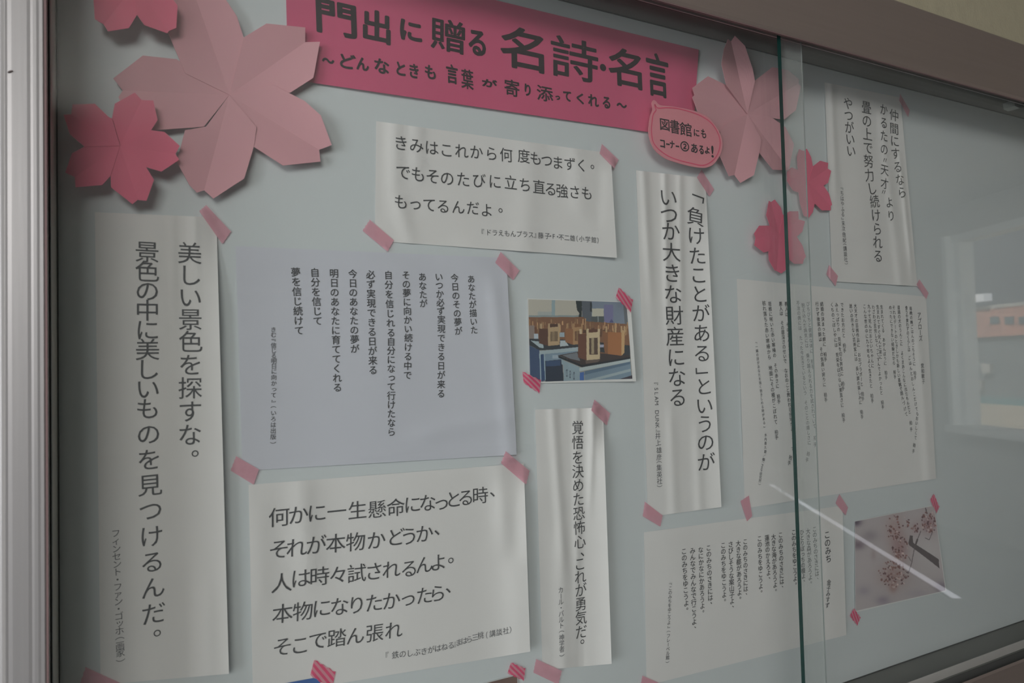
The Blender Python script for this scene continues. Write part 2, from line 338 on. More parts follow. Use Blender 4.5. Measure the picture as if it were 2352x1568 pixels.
# ------------------------------------------------------------------ sheets
def inv_bilinear(P, x, z):
    u = v = .5
    for _ in range(7):
        a = (1-u)*(1-v)*P[0]+u*(1-v)*P[1]+u*v*P[2]+(1-u)*v*P[3]
        du = (1-v)*(P[1]-P[0])+v*(P[2]-P[3]); dv = (1-u)*(P[3]-P[0])+u*(P[2]-P[1])
        r = np.array([x, z])-a; det = du[0]*dv[1]-du[1]*dv[0]
        u += (r[0]*dv[1]-r[1]*dv[0])/det; v += (du[0]*r[1]-du[1]*r[0])/det
    return u, v
def sm(t): t = min(1, max(0, t)); return t*t*(3-2*t)
SHEETS = []
class Sheet:
    """corner pixels TL, TR, BR, BL; folds: list of (kind, pos, width, amp, lo, hi)"""
    def __init__(s, name, px, m_, label, cat, base=.0012, folds=(), group=None, n=64, tapes='', rgt=0.0, r0=.6):
        s.P = [np.array(flat(*p)) for p in px]; s.base = base; s.folds = [(k, p, w, a*.6, lo, hi) for k, p, w, a, lo, hi in folds]; s.n = n; s.G = None; s.tapes = tapes; s.rgt = rgt; s.r0 = r0
        V = []; Fc = []
        for j in range(n+1):
            for i in range(n+1):
                u, v = i/n, j/n; P = s.P
                a = (1-u)*(1-v)*P[0]+u*(1-v)*P[1]+u*v*P[2]+(1-u)*v*P[3]
                V.append(rise(a[0], a[1], s.lift(u, v)))
        for j in range(n):
            for i in range(n):
                a = j*(n+1)+i; Fc.append((a, a+n+1, a+n+2, a+1))
        s.o = mesh(name, V, Fc, m_, None, True)
        if label: tag(s.o, label, cat, group); SHEETS.append(s)
    def lift(s, u, v):
        l = s.base
        for k, p, w, a, lo, hi in s.folds:
            t = v if k == 'v' else u; q = u if k == 'v' else v
            # slanted fold: p may be (p0, p1) from the start to the end of the sheet
            c = p[0]+(p[1]-p[0])*t if isinstance(p, tuple) else p
            g = math.exp(-((q-c)/w)**2)*sm((t-lo)/.12+.5 if lo > 0 else 1)*sm((hi-t)/.3+.5 if hi < 1 else 1)
            l += a*g
        l += s.rgt*max(0, (u-s.r0)/(1-s.r0))**2
        for c in s.tapes.split():
            cu, cv = {'TL': (0, 0), 'TR': (1, 0), 'BR': (1, 1), 'BL': (0, 1)}[c]
            r = math.hypot(u-cu, (v-cv)); l = s.base+(l-s.base)*sm(r/.22)
        return max(l, .0006)
    def surf(s, x, z):
        if s.G is None: s.G = [[s.lift(i/s.n, j/s.n) for i in range(s.n+1)] for j in range(s.n+1)]
        u, v = inv_bilinear(s.P, x, z); n = s.n
        u = min(.99999, max(0, u))*n; v = min(.99999, max(0, v))*n; i, j = int(u), int(v); u -= i; v -= j; g = s.G
        return (1-u)*(1-v)*g[j][i]+u*(1-v)*g[j][i+1]+u*v*g[j+1][i+1]+(1-u)*v*g[j+1][i]
    def has(s, x, z):
        u, v = inv_bilinear(s.P, x, z); return -.01 <= u <= 1.01 and -.01 <= v <= 1.01

# A  tall sheet at the left
A = Sheet('paper_sheet', [(218, 487), (497, 499), (526, 1547), (231, 1572)], M['paper'], 'tall white sheet at the far left with two columns of large brush-like print', 'paper sheet', tapes='TR BL', rgt=.011, r0=.6,
          folds=[('v', (.80, .80), .05, .0035, 0, .22), ('v', .62, .035, .0022, 0, .2), ('v', .83, .09, .0050, .78, 1), ('v', .7, .06, -.002, .8, 1), ('v', .3, .2, .0015, 0, 1)])
column('美しい景色を探すな', [(0, 435.5, 582), (4, 438, 785), (-1, 436, 999)], A.surf, A.o, 1.0, 1.0)
text_block('text_column', [('。', flat(464, 1027)[0], flat(464, 1027)[1], .0185, .0185, False, 0)], A.surf, M['ink'], A.o)
column('景色の中に美しいものを見つけるんだ', [(0, 338, 579), (8, 339.5, 991-52), (-1, 353, 1409)], A.surf, A.o, 1.0, 1.0)
text_block('text_column', [('。', flat(378, 1437)[0], flat(378, 1437)[1], .0185, .0185, False, 0)], A.surf, M['ink'], A.o)
column('フィンセント・ファン・ゴッホ（画家）', [(0, 266, 1224.6), (6, 270, 1331), (-1, 277, 1516)], A.surf, A.o, 1.12, 1.0, M['ink2'])
# B  landscape sheet under the banner
B = Sheet('paper_sheet', [(864, 278), (1403, 352), (1417, 592), (861, 553)], M['paper'], 'white sheet below the pink banner with three rows of handwriting-style print', 'paper sheet', tapes='TR BL', rgt=.007,
          folds=[('v', .07, .03, .004, 0, .55), ('v', .15, .03, .0035, 0, .45), ('v', .02, .03, -.0015, 0, .8), ('v', (.62, .58), .06, .004, 0, 1), ('v', .83, .04, .003, 0, .6), ('v', (.95, .9), .03, -.002, 0, .7), ('v', (.02, .12), .03, .004, .6, 1), ('h', .97, .1, .002, .3, 1)])
row('きみはこれから何度もつまずく。', [(0, 921, 329), (3, 1025.5, 345), (5, 1094, 350), (7, 1162.6, 356.5), (8, 1203, 359), (9, 1230.6, 364), (11, 1281, 374), (13, 1336, 380), (14, 1361, 384)], B.surf, B.o, .96)
row('でもそのたびに立ち直る強さも', [(0, 926, 396), (3, 1027, 410), (5, 1100, 415), (7, 1173, 420), (9, 1238, 430), (11, 1291, 439), (-1, 1348, 444)], B.surf, B.o, .96)
row('もってるんだよ。', [(0, 921, 464), (3, 1018, 474), (5, 1086, 478), (6, 1118, 483), (7, 1150, 484)], B.surf, B.o, .96)
row('『ドラえもんプラス』藤子・F・不二雄（小学館）', [(0, 1109, 531), (1, 1122, 533.7), (8, 1219.5, 539), (9, 1229, 541), (10, 1242, 541), (11, 1257, 542), (13, 1272, 542.6), (15, 1289, 545), (17, 1315, 547), (19, 1336, 548.5), (21, 1364, 551), (22, 1373, 552)], B.surf, B.o, 1.08, 1.0, M['ink2'])
# C  bluish poem
C_ = Sheet('paper_sheet', [(541, 565), (1163, 592), (1187, 1044), (557, 1081)], M['paperb'], 'bluish white sheet with eleven short vertical lines of a poem, left of the classroom photo', 'paper sheet', tapes='TR', base=.0016, rgt=.004,
           folds=[('v', (.93, .97), .03, .003, .1, 1), ('h', (.99, .8), .05, .003, .6, 1), ('v', .45, .2, .003, 0, 1), ('h', .45, .25, .002, 0, 1)])
for t, a in [('あなたが描いた', [(0, 1082, 641), (-1, 1089, 758)]), ('今日のその夢が', [(0, 1044, 638.5), (-1, 1053, 760)]), ('いつか必ず実現できる日が来る', [(0, 1008, 636), (5, 1013.6, 734), (-1, 1013, 904)]),
             ('あなたが', [(0, 970, 636), (-1, 972.6, 697)]), ('その夢に向かい続ける中で', [(0, 932.5, 632), (7, 938, 776), (-1, 936, 861.6)]), ('自分を信じれる自分になって行けたなら', [(0, 892, 632), (6, 898, 764), (-1, 899, 991.8)]),
             ('必ず実現できる日が来る', [(0, 851, 631), (-1, 856.7, 850)]), ('今日のあなたの夢が', [(0, 810, 629), (-1, 815, 801)]), ('明日のあなたに育ててくれる', [(0, 767, 628), (-1, 775, 890)]),
             ('自分を信じて', [(0, 723, 626), (-1, 729.6, 737)]), ('夢を信じ続けて', [(0, 679, 625), (-1, 687, 759)])]:
    column(t, a, C_.surf, C_.o, .97, 1.0, None, .012)
column('きむ『信じる明日に向かって』（いろは出版）', [(0, 628, 757), (8, 629, 853), (-1, 627, 1016.6)], C_.surf, C_.o, 1.0, 1.0, M['ink2'], .01)
# D
D_ = Sheet('paper_sheet', [(571, 1113), (1203, 1064), (1218, 1496), (581, 1602)], M['paper'], 'white sheet at the bottom centre-left with five rows of large print', 'paper sheet', tapes='TL TR BL', rgt=.011, r0=.78, base=.0016,
           folds=[('v', (.16, .2), .04, .005, 0, .5), ('v', .03, .035, .003, 0, .6), ('v', .9, .03, .0035, 0, .4), ('v', (.98, .93), .03, -.003, 0, .5), ('v', .95, .05, .003, .5, 1), ('v', .5, .2, .003, 0, 1), ('v', .28, .05, -.001, 0, .5)])
row('何かに一生懸命になっとる時、', [(0, 641, 1188), (1, 685, 1183), (2, 728, 1178), (3, 773.6, 1174.6), (4, 821, 1172), (5, 866, 1170), (6, 909, 1166), (7, 947.5, 1158.7), (8, 982, 1155), (9, 1014, 1154), (10, 1042, 1147), (11, 1070, 1143), (12, 1103, 1138), (13, 1132, 1136)], D_.surf, D_.o, 1.08, 1.05)
row('それが本物かどうか、', [(0, 641, 1261.6), (1, 681, 1258), (2, 726, 1252), (3, 771, 1248), (4, 817, 1244.6), (5, 864, 1241), (6, 909, 1233.7), (7, 940, 1232), (8, 974.6, 1226), (9, 1005, 1224)], D_.surf, D_.o, 1.07, 1.05)
row('人は時々試されるんよ。', [(0, 646.7, 1338.8), (1, 691, 1328), (2, 733.7, 1324), (4, 819, 1317), (6, 898.6, 1308), (7, 940, 1306), (8, 974.6, 1297), (9, 1007, 1291.7), (10, 1037, 1288)], D_.surf, D_.o, 1.08, 1.05)
row('本物になりたかったら、', [(0, 649, 1409.4), (1, 695.7, 1404), (2, 739, 1396.7), (4, 819, 1389.5), (6, 898.6, 1380), (8, 975, 1367.8), (9, 1005, 1363), (10, 1031, 1357)], D_.surf, D_.o, 1.1, 1.05)
row('そこで踏ん張れ', [(0, 649, 1485.5), (1, 689, 1482), (2, 730, 1471), (4, 816, 1460), (-1, 904, 1447.5)], D_.surf, D_.o, 1.0, 1.05)
row('『鉄のしぶきがはねる』まはら三桃（講談社）', [(0, 889, 1503), (1, 908, 1504), (5, 974, 1495.6), (9, 1036, 1482), (10, 1044, 1480), (11, 1054, 1475), (13, 1078, 1468), (15, 1104, 1459), (16, 1118, 1458), (17, 1131, 1455), (19, 1162, 1448.5), (20, 1172, 1446)], D_.surf, D_.o, 1.1, 1.0, M['ink2'])
# E
E_ = Sheet('paper_sheet', [(1229, 940), (1385, 936), (1405, 1524), (1246, 1538)], M['paper'], 'narrow tall white sheet below the classroom photo with one column of print', 'paper sheet', tapes='TR BL', rgt=.012, r0=.55, base=.0016,
           folds=[('v', (.25, .4), .07, .004, 0, .6), ('v', (.6, .5), .06, .003, 0, .8), ('v', (.85, .6), .05, .004, 0, .35), ('v', .3, .1, .003, .5, 1), ('v', .55, .08, -.002, .6, 1)])
column('覚悟を決めた恐怖心', [(0, 1327, 982), (2, 1327, 1050.7), (5, 1328.6, 1146.7), (-1, 1332, 1244.6)], E_.surf, E_.o, 1.0, 1.0)
column('これが勇気だ', [(0, 1332, 1295), (2, 1334, 1355), (-1, 1335, 1451)], E_.surf, E_.o, 1.05, 1.0)
for c_, q_ in (('、', (1346, 1262)), ('。', (1346, 1462))): text_block('punctuation_mark', [(c_, *flat(*q_), .0165, .0165, False, 0)], E_.surf, M['ink'], E_.o)
column('カール・バルト（神学者）', [(0, 1288, 1355), (-1, 1290.6, 1504.7)], E_.surf, E_.o, 1.1, 1.0, M['ink2'])
# F
F_ = Sheet('paper_sheet', [(1461, 391), (1620, 409), (1657, 1164), (1488, 1187)], M['paper'], 'long narrow white sheet right of the classroom photo with two tall columns of print', 'paper sheet', tapes='TR BL', rgt=.009, r0=.5, base=.0016,
           folds=[('v', (.1, .2), .06, .004, 0, .35), ('v', (.4, .3), .05, .004, 0, .45), ('v', (.62, .45), .05, .003, 0, .4), ('v', .35, .07, .003, .7, 1), ('v', .7, .07, .003, .75, 1), ('v', .5, .2, .002, 0, 1)])
column('「負けたことがある」というのが', [(0, 1603, 456), (1, 1598, 498), (2, 1599, 542), (3, 1602, 588), (6, 1610, 720), (8, 1613, 811.6), (9, 1612, 851), (10, 1617, 888), (11, 1618, 932), (13, 1621, 1016), (14, 1622, 1061.6)], F_.surf, F_.o, 1.0, 1.28)
column('いつか大きな財産になる', [(0, 1535, 454), (1, 1537, 494), (2, 1540.6, 532), (5, 1546, 676), (6, 1549, 725), (8, 1553, 821), (-1, 1556.7, 913)], F_.surf, F_.o, 1.0, 1.22)
column('『SLAM DUNK』井上雄彦（集英社）', [(0, 1507, 881), (1, 1507.5, 893), (9, 1510, 979), (10, 1511, 989), (11, 1511, 1001), (12, 1512, 1016.5), (13, 1514, 1034), (14, 1514, 1050), (15, 1514, 1061), (16, 1514, 1074), (17, 1514.5, 1090), (18, 1515, 1105), (19, 1515, 1116)], F_.surf, F_.o, 1.22, 1.1, M['ink2'], 0, .92)
# H  big poem sheet (A3), then G above it
Hs = Sheet('paper_sheet', [(1692, 640), (2127, 681), (2150, 1099), (1711, 1167)], M['paper'], 'large white poem sheet crossing behind the green glass edge, many thin columns', 'paper sheet', base=.0010, tapes='TR BL', rgt=.004,
           folds=[('h', .6, .2, .003, 0, 1), ('v', (.25, .2), .06, .003, 0, 1), ('v', (.93, .96), .03, .003, .2, 1), ('v', .6, .15, .002, 0, 1)])
HL = [('アプローズ', [(0, 2111.4, 723.7), (-1, 2114.7, 777)], 1.15, .014), ('覚和歌子', [(0, 2118.8, 839.7), (-1, 2121, 876)], 1, .012),
      ('毎晩の晩ごはんのごちそうに　拍手', [(0, 2092, 708.5), (-1, 2102, 867)], 1, .01), ('食うや食わずのくらしは　ごはんとおしんこだけでもおいしくて　拍手', [(0, 2082, 707), (12, 2089, 822), (19, 2100, 905), (23, 2107, 950), (28, 2103, 1005), (30, 2100, 1022), (-1, 2098, 1036)], 1, .01),
      ('道端の犬のうんこに　よくまあこんなに出たもんだと　拍手', [(0, 2064, 706), (16, 2077, 873), (24, 2091, 956), (-1, 2093, 986)], 1, .01), ('それをデートのときしかも新しい革靴で踏んづけて', [(0, 2053, 706), (15, 2065.6, 873), (19, 2073, 913), (-1, 2081.7, 951)], 1, .01),
      ('めったにできない経験だから　拍手', [(0, 2045, 706), (-1, 2055.6, 865)], 1, .01), ('生まれてくる　あかんぼうに　拍手', [(0, 2025, 705), (-1, 2035.5, 866.5)], 1, .01), ('生まれてすぐ死んだ弟に', [(0, 2016, 705), (-1, 2022.8, 819.6)], 1, .01),
      ('わざわざ苦労しなくってすんでよかったと　拍手', [(0, 2005.8, 705), (-1, 2027.7, 934.6)], 1, .01), ('九十で死んだおじいちゃんに', [(0, 1996, 703.6), (-1, 2004, 839.7)], 1, .01), ('こんな世の中に九十年もよく生きたと　拍手', [(0, 1985.7, 703.6), (-1, 2003.6, 920)], 1, .01),
      ('大天才の芸術作品に　おおブラボーと　拍手', [(0, 1964.7, 702.5), (-1, 1982, 915.6)], 1, .012), ('迷いの尽きない芸術家には　長い旅の楽しみに　拍手', [(0, 1954, 702.5), (-1, 1980, 957)], 1, .012), ('できたお方だと　拍手', [(0, 1934, 700), (-1, 1940, 805)], 1, .012),
      ('みえっぱりの　見栄を切る男気に　拍手', [(0, 1921.6, 700), (-1, 1936.6, 892)], 1, .012), ('くちのこぼしやには　見栄をはらない素直さに　拍手', [(0, 1911, 700), (-1, 1938, 964.7)], 1, .012), ('結婚の決まった娘に　拍手', [(0, 1887.7, 698), (-1, 1896, 825)], 1, .012),
      ('行かず後家の娘は　その気高い誇りに　拍手', [(0, 1876.6, 698), (-1, 1897, 917.9)], 1, .012), ('ぴちぴちと健康な体に　拍手', [(0, 1856, 698), (-1, 1867, 842)], 1, .012), ('抱え込んだ病気には　乗り越えられる力を試されていて　拍手', [(0, 1844.5, 701), (-3, 1871.9, 990), (-1, 1872.6, 1021)], 1, .012),
      ('不治の病には　たった今生きているという　そのことの嬉しさに　拍手', [(0, 1833, 696), (-3, 1859.6, 1028), (-1, 1853.6, 1056)], 1, .012), ('善人は　そのまんまで救われて　拍手', [(0, 1805.6, 697.8), (-1, 1821, 888)], 1, .014),
      ('悪人は　その罪深さのせいで　なおのこと救われる余地があって　拍手', [(0, 1793, 697.8), (15, 1806, 862), (26, 1820, 985), (-4, 1820.8, 1031), (-2, 1815.7, 1050.6), (-1, 1812.8, 1063)], 1, .014), ('垣根に咲いた赤い寒椿の　その赤さに　拍手', [(0, 1768, 697.8), (-1, 1789, 922)], 1, .014),
      ('枯れ落ちた赤い寒椿から　地面にその種がこぼれて　拍手', [(0, 1754.8, 696), (-4, 1782, 969), (-1, 1784, 1004)], 1, .014),
      ('『一遍の詩があなたを強く抱きしめる時がある』　水内喜久雄／編（PHP研究所）', [(0, 1737, 787), (21, 1756, 980), (23, 1758.6, 998.8), (27, 1757.8, 1037), (29, 1753.8, 1055), (33, 1748.5, 1080), (-1, 1744.7, 1112)], 1.0, .01)]
for t, a, em, b in HL:
    n_ = len(t); a = [((n_+i if i < 0 else i), x, y) for i, x, y in a]
    column(t, a, Hs.surf, Hs.o, .94*em, 1.0, M['ink2'] if t[0] == '『' else None, b*.4)
G_ = Sheet('paper_sheet', [(1894, 189), (2068, 224), (2107, 657), (1911, 646)], M['paper'], 'white sheet at the upper right behind the front glass with four columns of print', 'paper sheet', base=.0024, tapes='TR BL BR', rgt=.003,
           folds=[('v', (.7, .8), .06, .003, .1, 1), ('v', (.9, .95), .03, .003, .3, 1), ('v', .08, .04, .003, 0, .6), ('v', .4, .15, .002, 0, 1)])
column('仲間にするなら', [(0, 2053.7, 265), (1, 2054, 296), (3, 2057, 353), (4, 2062, 383.6), (-1, 2072, 442)], G_.surf, G_.o, .95, 1.2)
column('かるたの', [(0, 2030, 252), (-1, 2031, 343)], G_.surf, G_.o, .9, 1.0)
column('天才', [(0, 2032, 390.5), (-1, 2032, 422)], G_.surf, G_.o, .85, 1.1)
for q_ in ((2033, 368), (2030, 441)): text_block('quotation_mark', [('〃', *flat(*q_), .016, .012, False, 0)], G_.surf, M['ink'], G_.o)
column('より', [(0, 2043, 465), (-1, 2047, 495.5)], G_.surf, G_.o, .85, 1.15)
column('畳の上で努力し続けられる', [(0, 1990, 247), (4, 1995, 370.6), (5, 1997, 403), (7, 2009, 463), (9, 2015, 526), (-1, 2017, 588)], G_.surf, G_.o, 1.0, 1.12)
column('やつがいい', [(0, 1948, 238), (2, 1951, 293), (-1, 1955, 347)], G_.surf, G_.o, 1.08, 1.12)
column('『ちはやふる』末次由紀（講談社）', [(0, 1934, 433), (1, 1934, 443.7), (5, 1936, 492), (6, 1935, 502), (7, 1937, 513), (8, 1937.5, 525), (10, 1939.6, 551), (12, 1941, 571), (14, 1943, 596), (15, 1944, 605)], G_.surf, G_.o, 1.08, 1.0, M['ink2'])
# I
I_ = Sheet('paper_sheet', [(1479, 1222), (1935, 1161), (1944, 1458), (1485, 1574)], M['paper'], 'white poem sheet at the bottom right under the large poem, partly behind the glass edge', 'paper sheet', base=.0008, tapes='TR BL', rgt=.004,
           folds=[('v', (.1, .2), .08, .002, 0, .5), ('h', .3, .3, .0015, 0, 1), ('v', (.9, .93), .05, .002, 0, 1)])
K1, K2 = 'このみちのさきには、', 'このみちをゆこうよ。'
for t, x0, y0, x1, y1 in [('このみち', 1899.8, 1228, 1903, 1283), ('金子みすず', 1904, 1337, 1900.5, 1390), (K1, 1870.7, 1215, 1877, 1330), ('大きな森があろうよ。', 1856, 1220, 1862, 1339), ('ひとりぼっちの榎よ、', 1842, 1222, 1846, 1335.7), (K2, 1823, 1222, 1827, 1342),
                          (K1, 1793, 1228, 1796, 1349), ('大きな海があろうよ。', 1776.6, 1233, 1781, 1357), ('蓮池のかえろよ、', 1761.8, 1235, 1766, 1329), (K2, 1744.6, 1236.6, 1748, 1360), (K1, 1711.6, 1243.5, 1713, 1366), ('大きな都があろうよ。', 1695.7, 1248, 1699, 1375),
                          ('さびしそうな案山子よ、', 1678, 1250, 1682, 1395), (K2, 1661, 1252, 1664, 1380), (K1, 1627.5, 1258, 1632, 1387), ('なにかなにかあろうよ。', 1609.4, 1262.7, 1614, 1405.8), ('みんなでみんなで行こうよ、', 1590.6, 1264.5, 1595, 1442.7), (K2, 1571, 1266, 1577, 1400)]:
    column(t, [(0, x0, y0), (-1, x1, y1)], I_.surf, I_.o, 1.02, 1.12, None, .01)
column('『このみちをゆこうよ』（フレーベル館）', [(0, 1540, 1340.6), (-1, 1533, 1520)], I_.surf, I_.o, 1.05, 1.1, M['ink2'], .008)

# ------------------------------------------------------------------ banner and speech bubble
BN = Sheet('banner', [(654, -118), (1605, 114), (1591, 318), (662, 182)], M['banner'], 'long hot pink paper banner across the top with big handwritten title', 'banner', base=.003,
           folds=[('v', .86, .05, .003, 0, 1), ('v', .95, .04, .004, 0, 1), ('v', .45, .2, .002, 0, 1), ('v', .2, .12, .002, 0, 1)])
hand([('門', 773, 43, 88, 74), ('出', 865.6, 61, 59, 70), ('に', 944, 71, 46, 44), ('贈', 1029, 81.6, 76, 72), ('る', 1096, 98.6, 36, 54), ('名', 1200, 112, 96, 92), ('詩', 1320.7, 136, 106, 92), ('・', 1385, 155, 11, 13), ('名', 1436, 156, 73, 84), ('言', 1510.6, 172.5, 48, 96)], BN.surf, BN.o, .0011)
hand([('〜', 753.7, 139.5, 26, 10), ('ど', 799, 141, 34, 32), ('ん', 833, 147, 27, 28), ('な', 877, 152, 32, 32), ('と', 921, 158, 19, 29), ('き', 951, 163, 19, 31), ('も', 988.4, 165.6, 23, 30), ('言', 1038.4, 170, 25, 42), ('葉', 1073.5, 182, 27, 44), ('が', 1124.5, 191, 33, 17), ('寄', 1176, 202, 33, 37), ('り', 1212, 206.5, 12, 26),
      ('添', 1251.7, 215, 36, 34), ('っ', 1281, 224.5, 9, 8), ('て', 1302.7, 221, 17, 21), ('く', 1332.6, 226, 15, 23), ('れ', 1363, 231, 23, 26), ('る', 1393, 235.7, 16, 25), ('〜', 1428, 242, 22, 9)], BN.surf, BN.o, .00055)
bo = [(1500.5, 230), (1506, 231.5), (1516, 241), (1541.8, 244), (1576, 250), (1605, 258), (1628, 270.5), (1642.8, 287.7), (1654, 307), (1659.5, 329), (1655.5, 352), (1645, 370), (1633.6, 380.7), (1616, 385.3), (1587.7, 381.8), (1553, 372.7), (1528, 363.5), (1507, 347.4), (1496, 329), (1490, 306), (1491, 283), (1494, 266), (1499, 251), (1497, 237)]
bi = [(1504, 239.5), (1511, 248), (1530, 247.3), (1553, 248.7), (1582, 255.6), (1610.7, 266.5), (1633.7, 282.6), (1648.6, 305), (1654, 326.7), (1650, 349.7), (1638, 368), (1616, 379.6), (1587.7, 375), (1553, 365.8), (1530, 355.4), (1509.7, 339.4), (1499.4, 323.3), (1496.5, 300.3), (1497.6, 279.7), (1500.5, 262.5), (1506.8, 253.3), (1505, 246.4)]
def smooth_loop(p, k=4, keep=()):
    n = len(p); out = []
    for i in range(n):
        p0, p1, p2, p3 = [np.array(p[(i+j) % n], float) for j in (-1, 0, 1, 2)]
        for t in np.linspace(0, 1, k, endpoint=False):
            out.append(tuple(.5*((2*p1)+(-p0+p2)*t+(2*p0-5*p1+4*p2-p3)*t*t+(-p0+3*p1-3*p2+p3)*t**3)))
    return out
LB = .019
def plate(name, pts, l, th, m_, parent=None):
    n = len(pts); f = [flat(*p) for p in pts]
    v = [rise(x, z, l+th) for x, z in f]; v += [(a, -l, c) for a, b, c in v]
    o = mesh(name, v, [tuple(range(n)), tuple(range(n, 2*n))[::-1]]+[(i, (i+1) % n, n+(i+1) % n, n+i) for i in range(n)], m_, parent); fixn(o); return o
bub = plate('speech_bubble', smooth_loop(bo), LB, .0008, M['bubble'])
tag(bub, 'pink speech bubble cut-out with handwritten note overlapping the banner corner', 'cut-out')
sl = smooth_loop(bi); n = len(sl); v = []; P_ = [np.array(flat(*p)) for p in sl]
for i in range(n):
    t = P_[(i+1) % n]-P_[i-1]; t /= np.linalg.norm(t); nn = np.array([-t[1], t[0]])*.00075
    v += [rise(*(P_[i]+nn), LB+.0011), rise(*(P_[i]-nn), LB+.0011)]
mesh('pen_outline', v, [(2*i, 2*i+1, (2*i+3) % (2*n), (2*i+2) % (2*n)) for i in range(n)], M['bubline'], bub)
bs = lambda x, z: LB+.0008
hand([('図', 1527, 286.6, 21, 26), ('書', 1549.9, 291, 21, 31), ('館', 1575, 297, 27, 30), ('に', 1600, 305, 12, 15), ('も', 1616, 306.7, 11, 20)], bs, bub, .0003)
hand([('コ', 1521.7, 330, 10, 17), ('ー', 1534, 331, 7, 2.4), ('ナ', 1544, 332, 10, 17), ('ー', 1556, 336, 7, 2.4), ('②', 1572.8, 336, 19, 22), ('あ', 1595, 340.5, 14, 20), ('る', 1611, 344, 10, 19), ('よ', 1624.5, 345, 10, 15), ('!', 1636.5, 348, 4.5, 26)], bs, bub, .0004)

# ------------------------------------------------------------------ origami flowers
def petal(name, c, tip, halfA, halfB, l0, open_, curl, m_, parent, under=0.0, lc=None, th=.0004):
    """two folded halves sharing the crease c-tip; edges stand open_ (slope) off the crease, tip curls out"""
    C0 = np.array(flat(*c)); T0 = np.array(flat(*tip)); ax = T0-C0; Ln = np.linalg.norm(ax); ax /= Ln; nx = np.array([-ax[1], ax[0]])
    bm = bmesh.new(); cv = bm.verts.new((C0[0], 0, C0[1])); tv = bm.verts.new((T0[0], 0, T0[1]))
    for hf in (halfA, halfB):
        vs_ = [bm.verts.new((x, 0, z)) for x, z in [flat(*p) for p in hf]]
        bm.faces.new([cv, tv]+vs_)
    bmesh.ops.triangulate(bm, faces=bm.faces[:])
    for _ in range(3): bmesh.ops.subdivide_edges(bm, edges=bm.edges[:], cuts=1, use_grid_fill=True)
    bmesh.ops.triangulate(bm, faces=bm.faces[:])
    for v_ in bm.verts:
        p = np.array([v_.co.x, v_.co.z]); q_ = p-C0; a = float(q_@ax)/Ln; b = abs(float(q_@nx))
        l = l0+under+open_*b*min(1.3, .35+a)+curl*max(0, a)**2*Ln
        v_.co = rise(p[0], p[1], max(l, .0008))
    me = bpy.data.meshes.new(name); bmesh.ops.recalc_face_normals(bm, faces=bm.faces[:]); bm.to_mesh(me); bm.free()
    o = bpy.data.objects.new(name, me); COL.objects.link(o); me.materials.append(m_); o.parent = parent; o.matrix_parent_inverse = parent.matrix_basis.inverted()
    md = o.modifiers.new('thickness', 'SOLIDIFY'); md.thickness = th; md.offset = 0
    return o
def flower(name, c, petals, l0, m_, label, open_, curl):
    x, z = flat(*c); r = empty(name, rise(x, z, 0)); tag(r, label, 'paper flower')
    for k, pt in enumerate(petals):
        tip, A_, B_ = pt[:3]; cu_ = pt[3] if len(pt) > 3 else curl; op = pt[4] if len(pt) > 4 else open_
        petal('petal', c, tip, A_, B_, l0, op, cu_, m_, r, under=.0005*k)
    return r
flower('origami_flower', (527, 218), [
    ((282, 208), [(260, 180), (328, 127.5), (406, 136), (425, 168)], [(272, 223), (302, 293), (354, 299), (468, 291)]),
    ((440, -32), [(492, -38), (524, 7), (544, 37), (559.5, 86)], [(398, -50), (352, 10), (388, 80), (425, 168)]),
    ((701, 97), [(701, 63), (612, 54), (559.5, 86)], [(735, 96), (720, 178.6), (667, 212.6), (626, 194)]),
    ((733, 344), [(762, 333), (737, 265), (700, 232), (626, 194)], [(736, 371), (650, 380), (583, 337), (589, 292.5)]),
    ((469, 437), [(490, 456), (561, 410), (583, 337), (589, 292.5)], [(452, 442), (435, 425), (406, 371), (425, 299), (473, 291)])],
    .004, M['petal'], 'large pale pink origami blossom at the upper left, left of the banner', .15, .035)
flower('origami_flower', (1716.7, 261.7), [
    ((1595, 218.5), [(1590, 202), (1626, 175), (1668, 195.5)], [(1590, 223), (1603, 258), (1640, 300), (1668, 306)]),
    ((1834, 192), [(1835, 182), (1810, 161), (1774, 154), (1734, 185)], [(1839.5, 198), (1828, 253), (1800.5, 275), (1770, 268)]),
    ((1812, 391), [(1823.5, 331), (1804, 292), (1770, 268)], [(1775, 389.6), (1744, 350.5), (1748.8, 319.5)]),
    ((1686.8, 402), [(1700.6, 420), (1731.6, 402), (1744, 350.5), (1748.8, 319.5)], [(1674, 404.5), (1653.5, 358.6), (1654, 301), (1668, 283)]),
    ((1679, 95), [(1688, 82), (1711, 105), (1729, 159), (1734, 186)], [(1672, 90), (1662.7, 113), (1657, 147), (1668, 195.5)], .16, .25)],
    .005, M['petal'], 'large pale pink origami blossom at the right end of the banner', .16, .05)
flower('origami_flower', (275.5, 335), [
    ((325, 229.6), [(309.5, 212.6), (263.6, 238), (257, 272)], [(352, 231), (362, 275.5), (347, 299)]),
    ((403, 353.7), [(413, 335), (377.6, 302.7), (347, 299)], [(411.6, 367), (370.7, 394), (336, 384)]),
    ((316, 459), [(336.7, 461), (353.7, 413), (336, 384)], [(304, 468.7), (255, 430), (254, 404)]),
    ((171.8, 406.5), [(173.5, 430), (234.7, 425), (254, 404)], [(149.7, 396), (165, 352), (194, 336.7)]),
    ((163, 262), [(166.7, 240), (217.7, 238), (250, 268.7), (257, 272)], [(146, 263.6), (160, 308), (194, 336.7)])],
    .018, M['petal2'], 'small deep rose origami blossom below left of the large one, beside the frame', .10, .02)
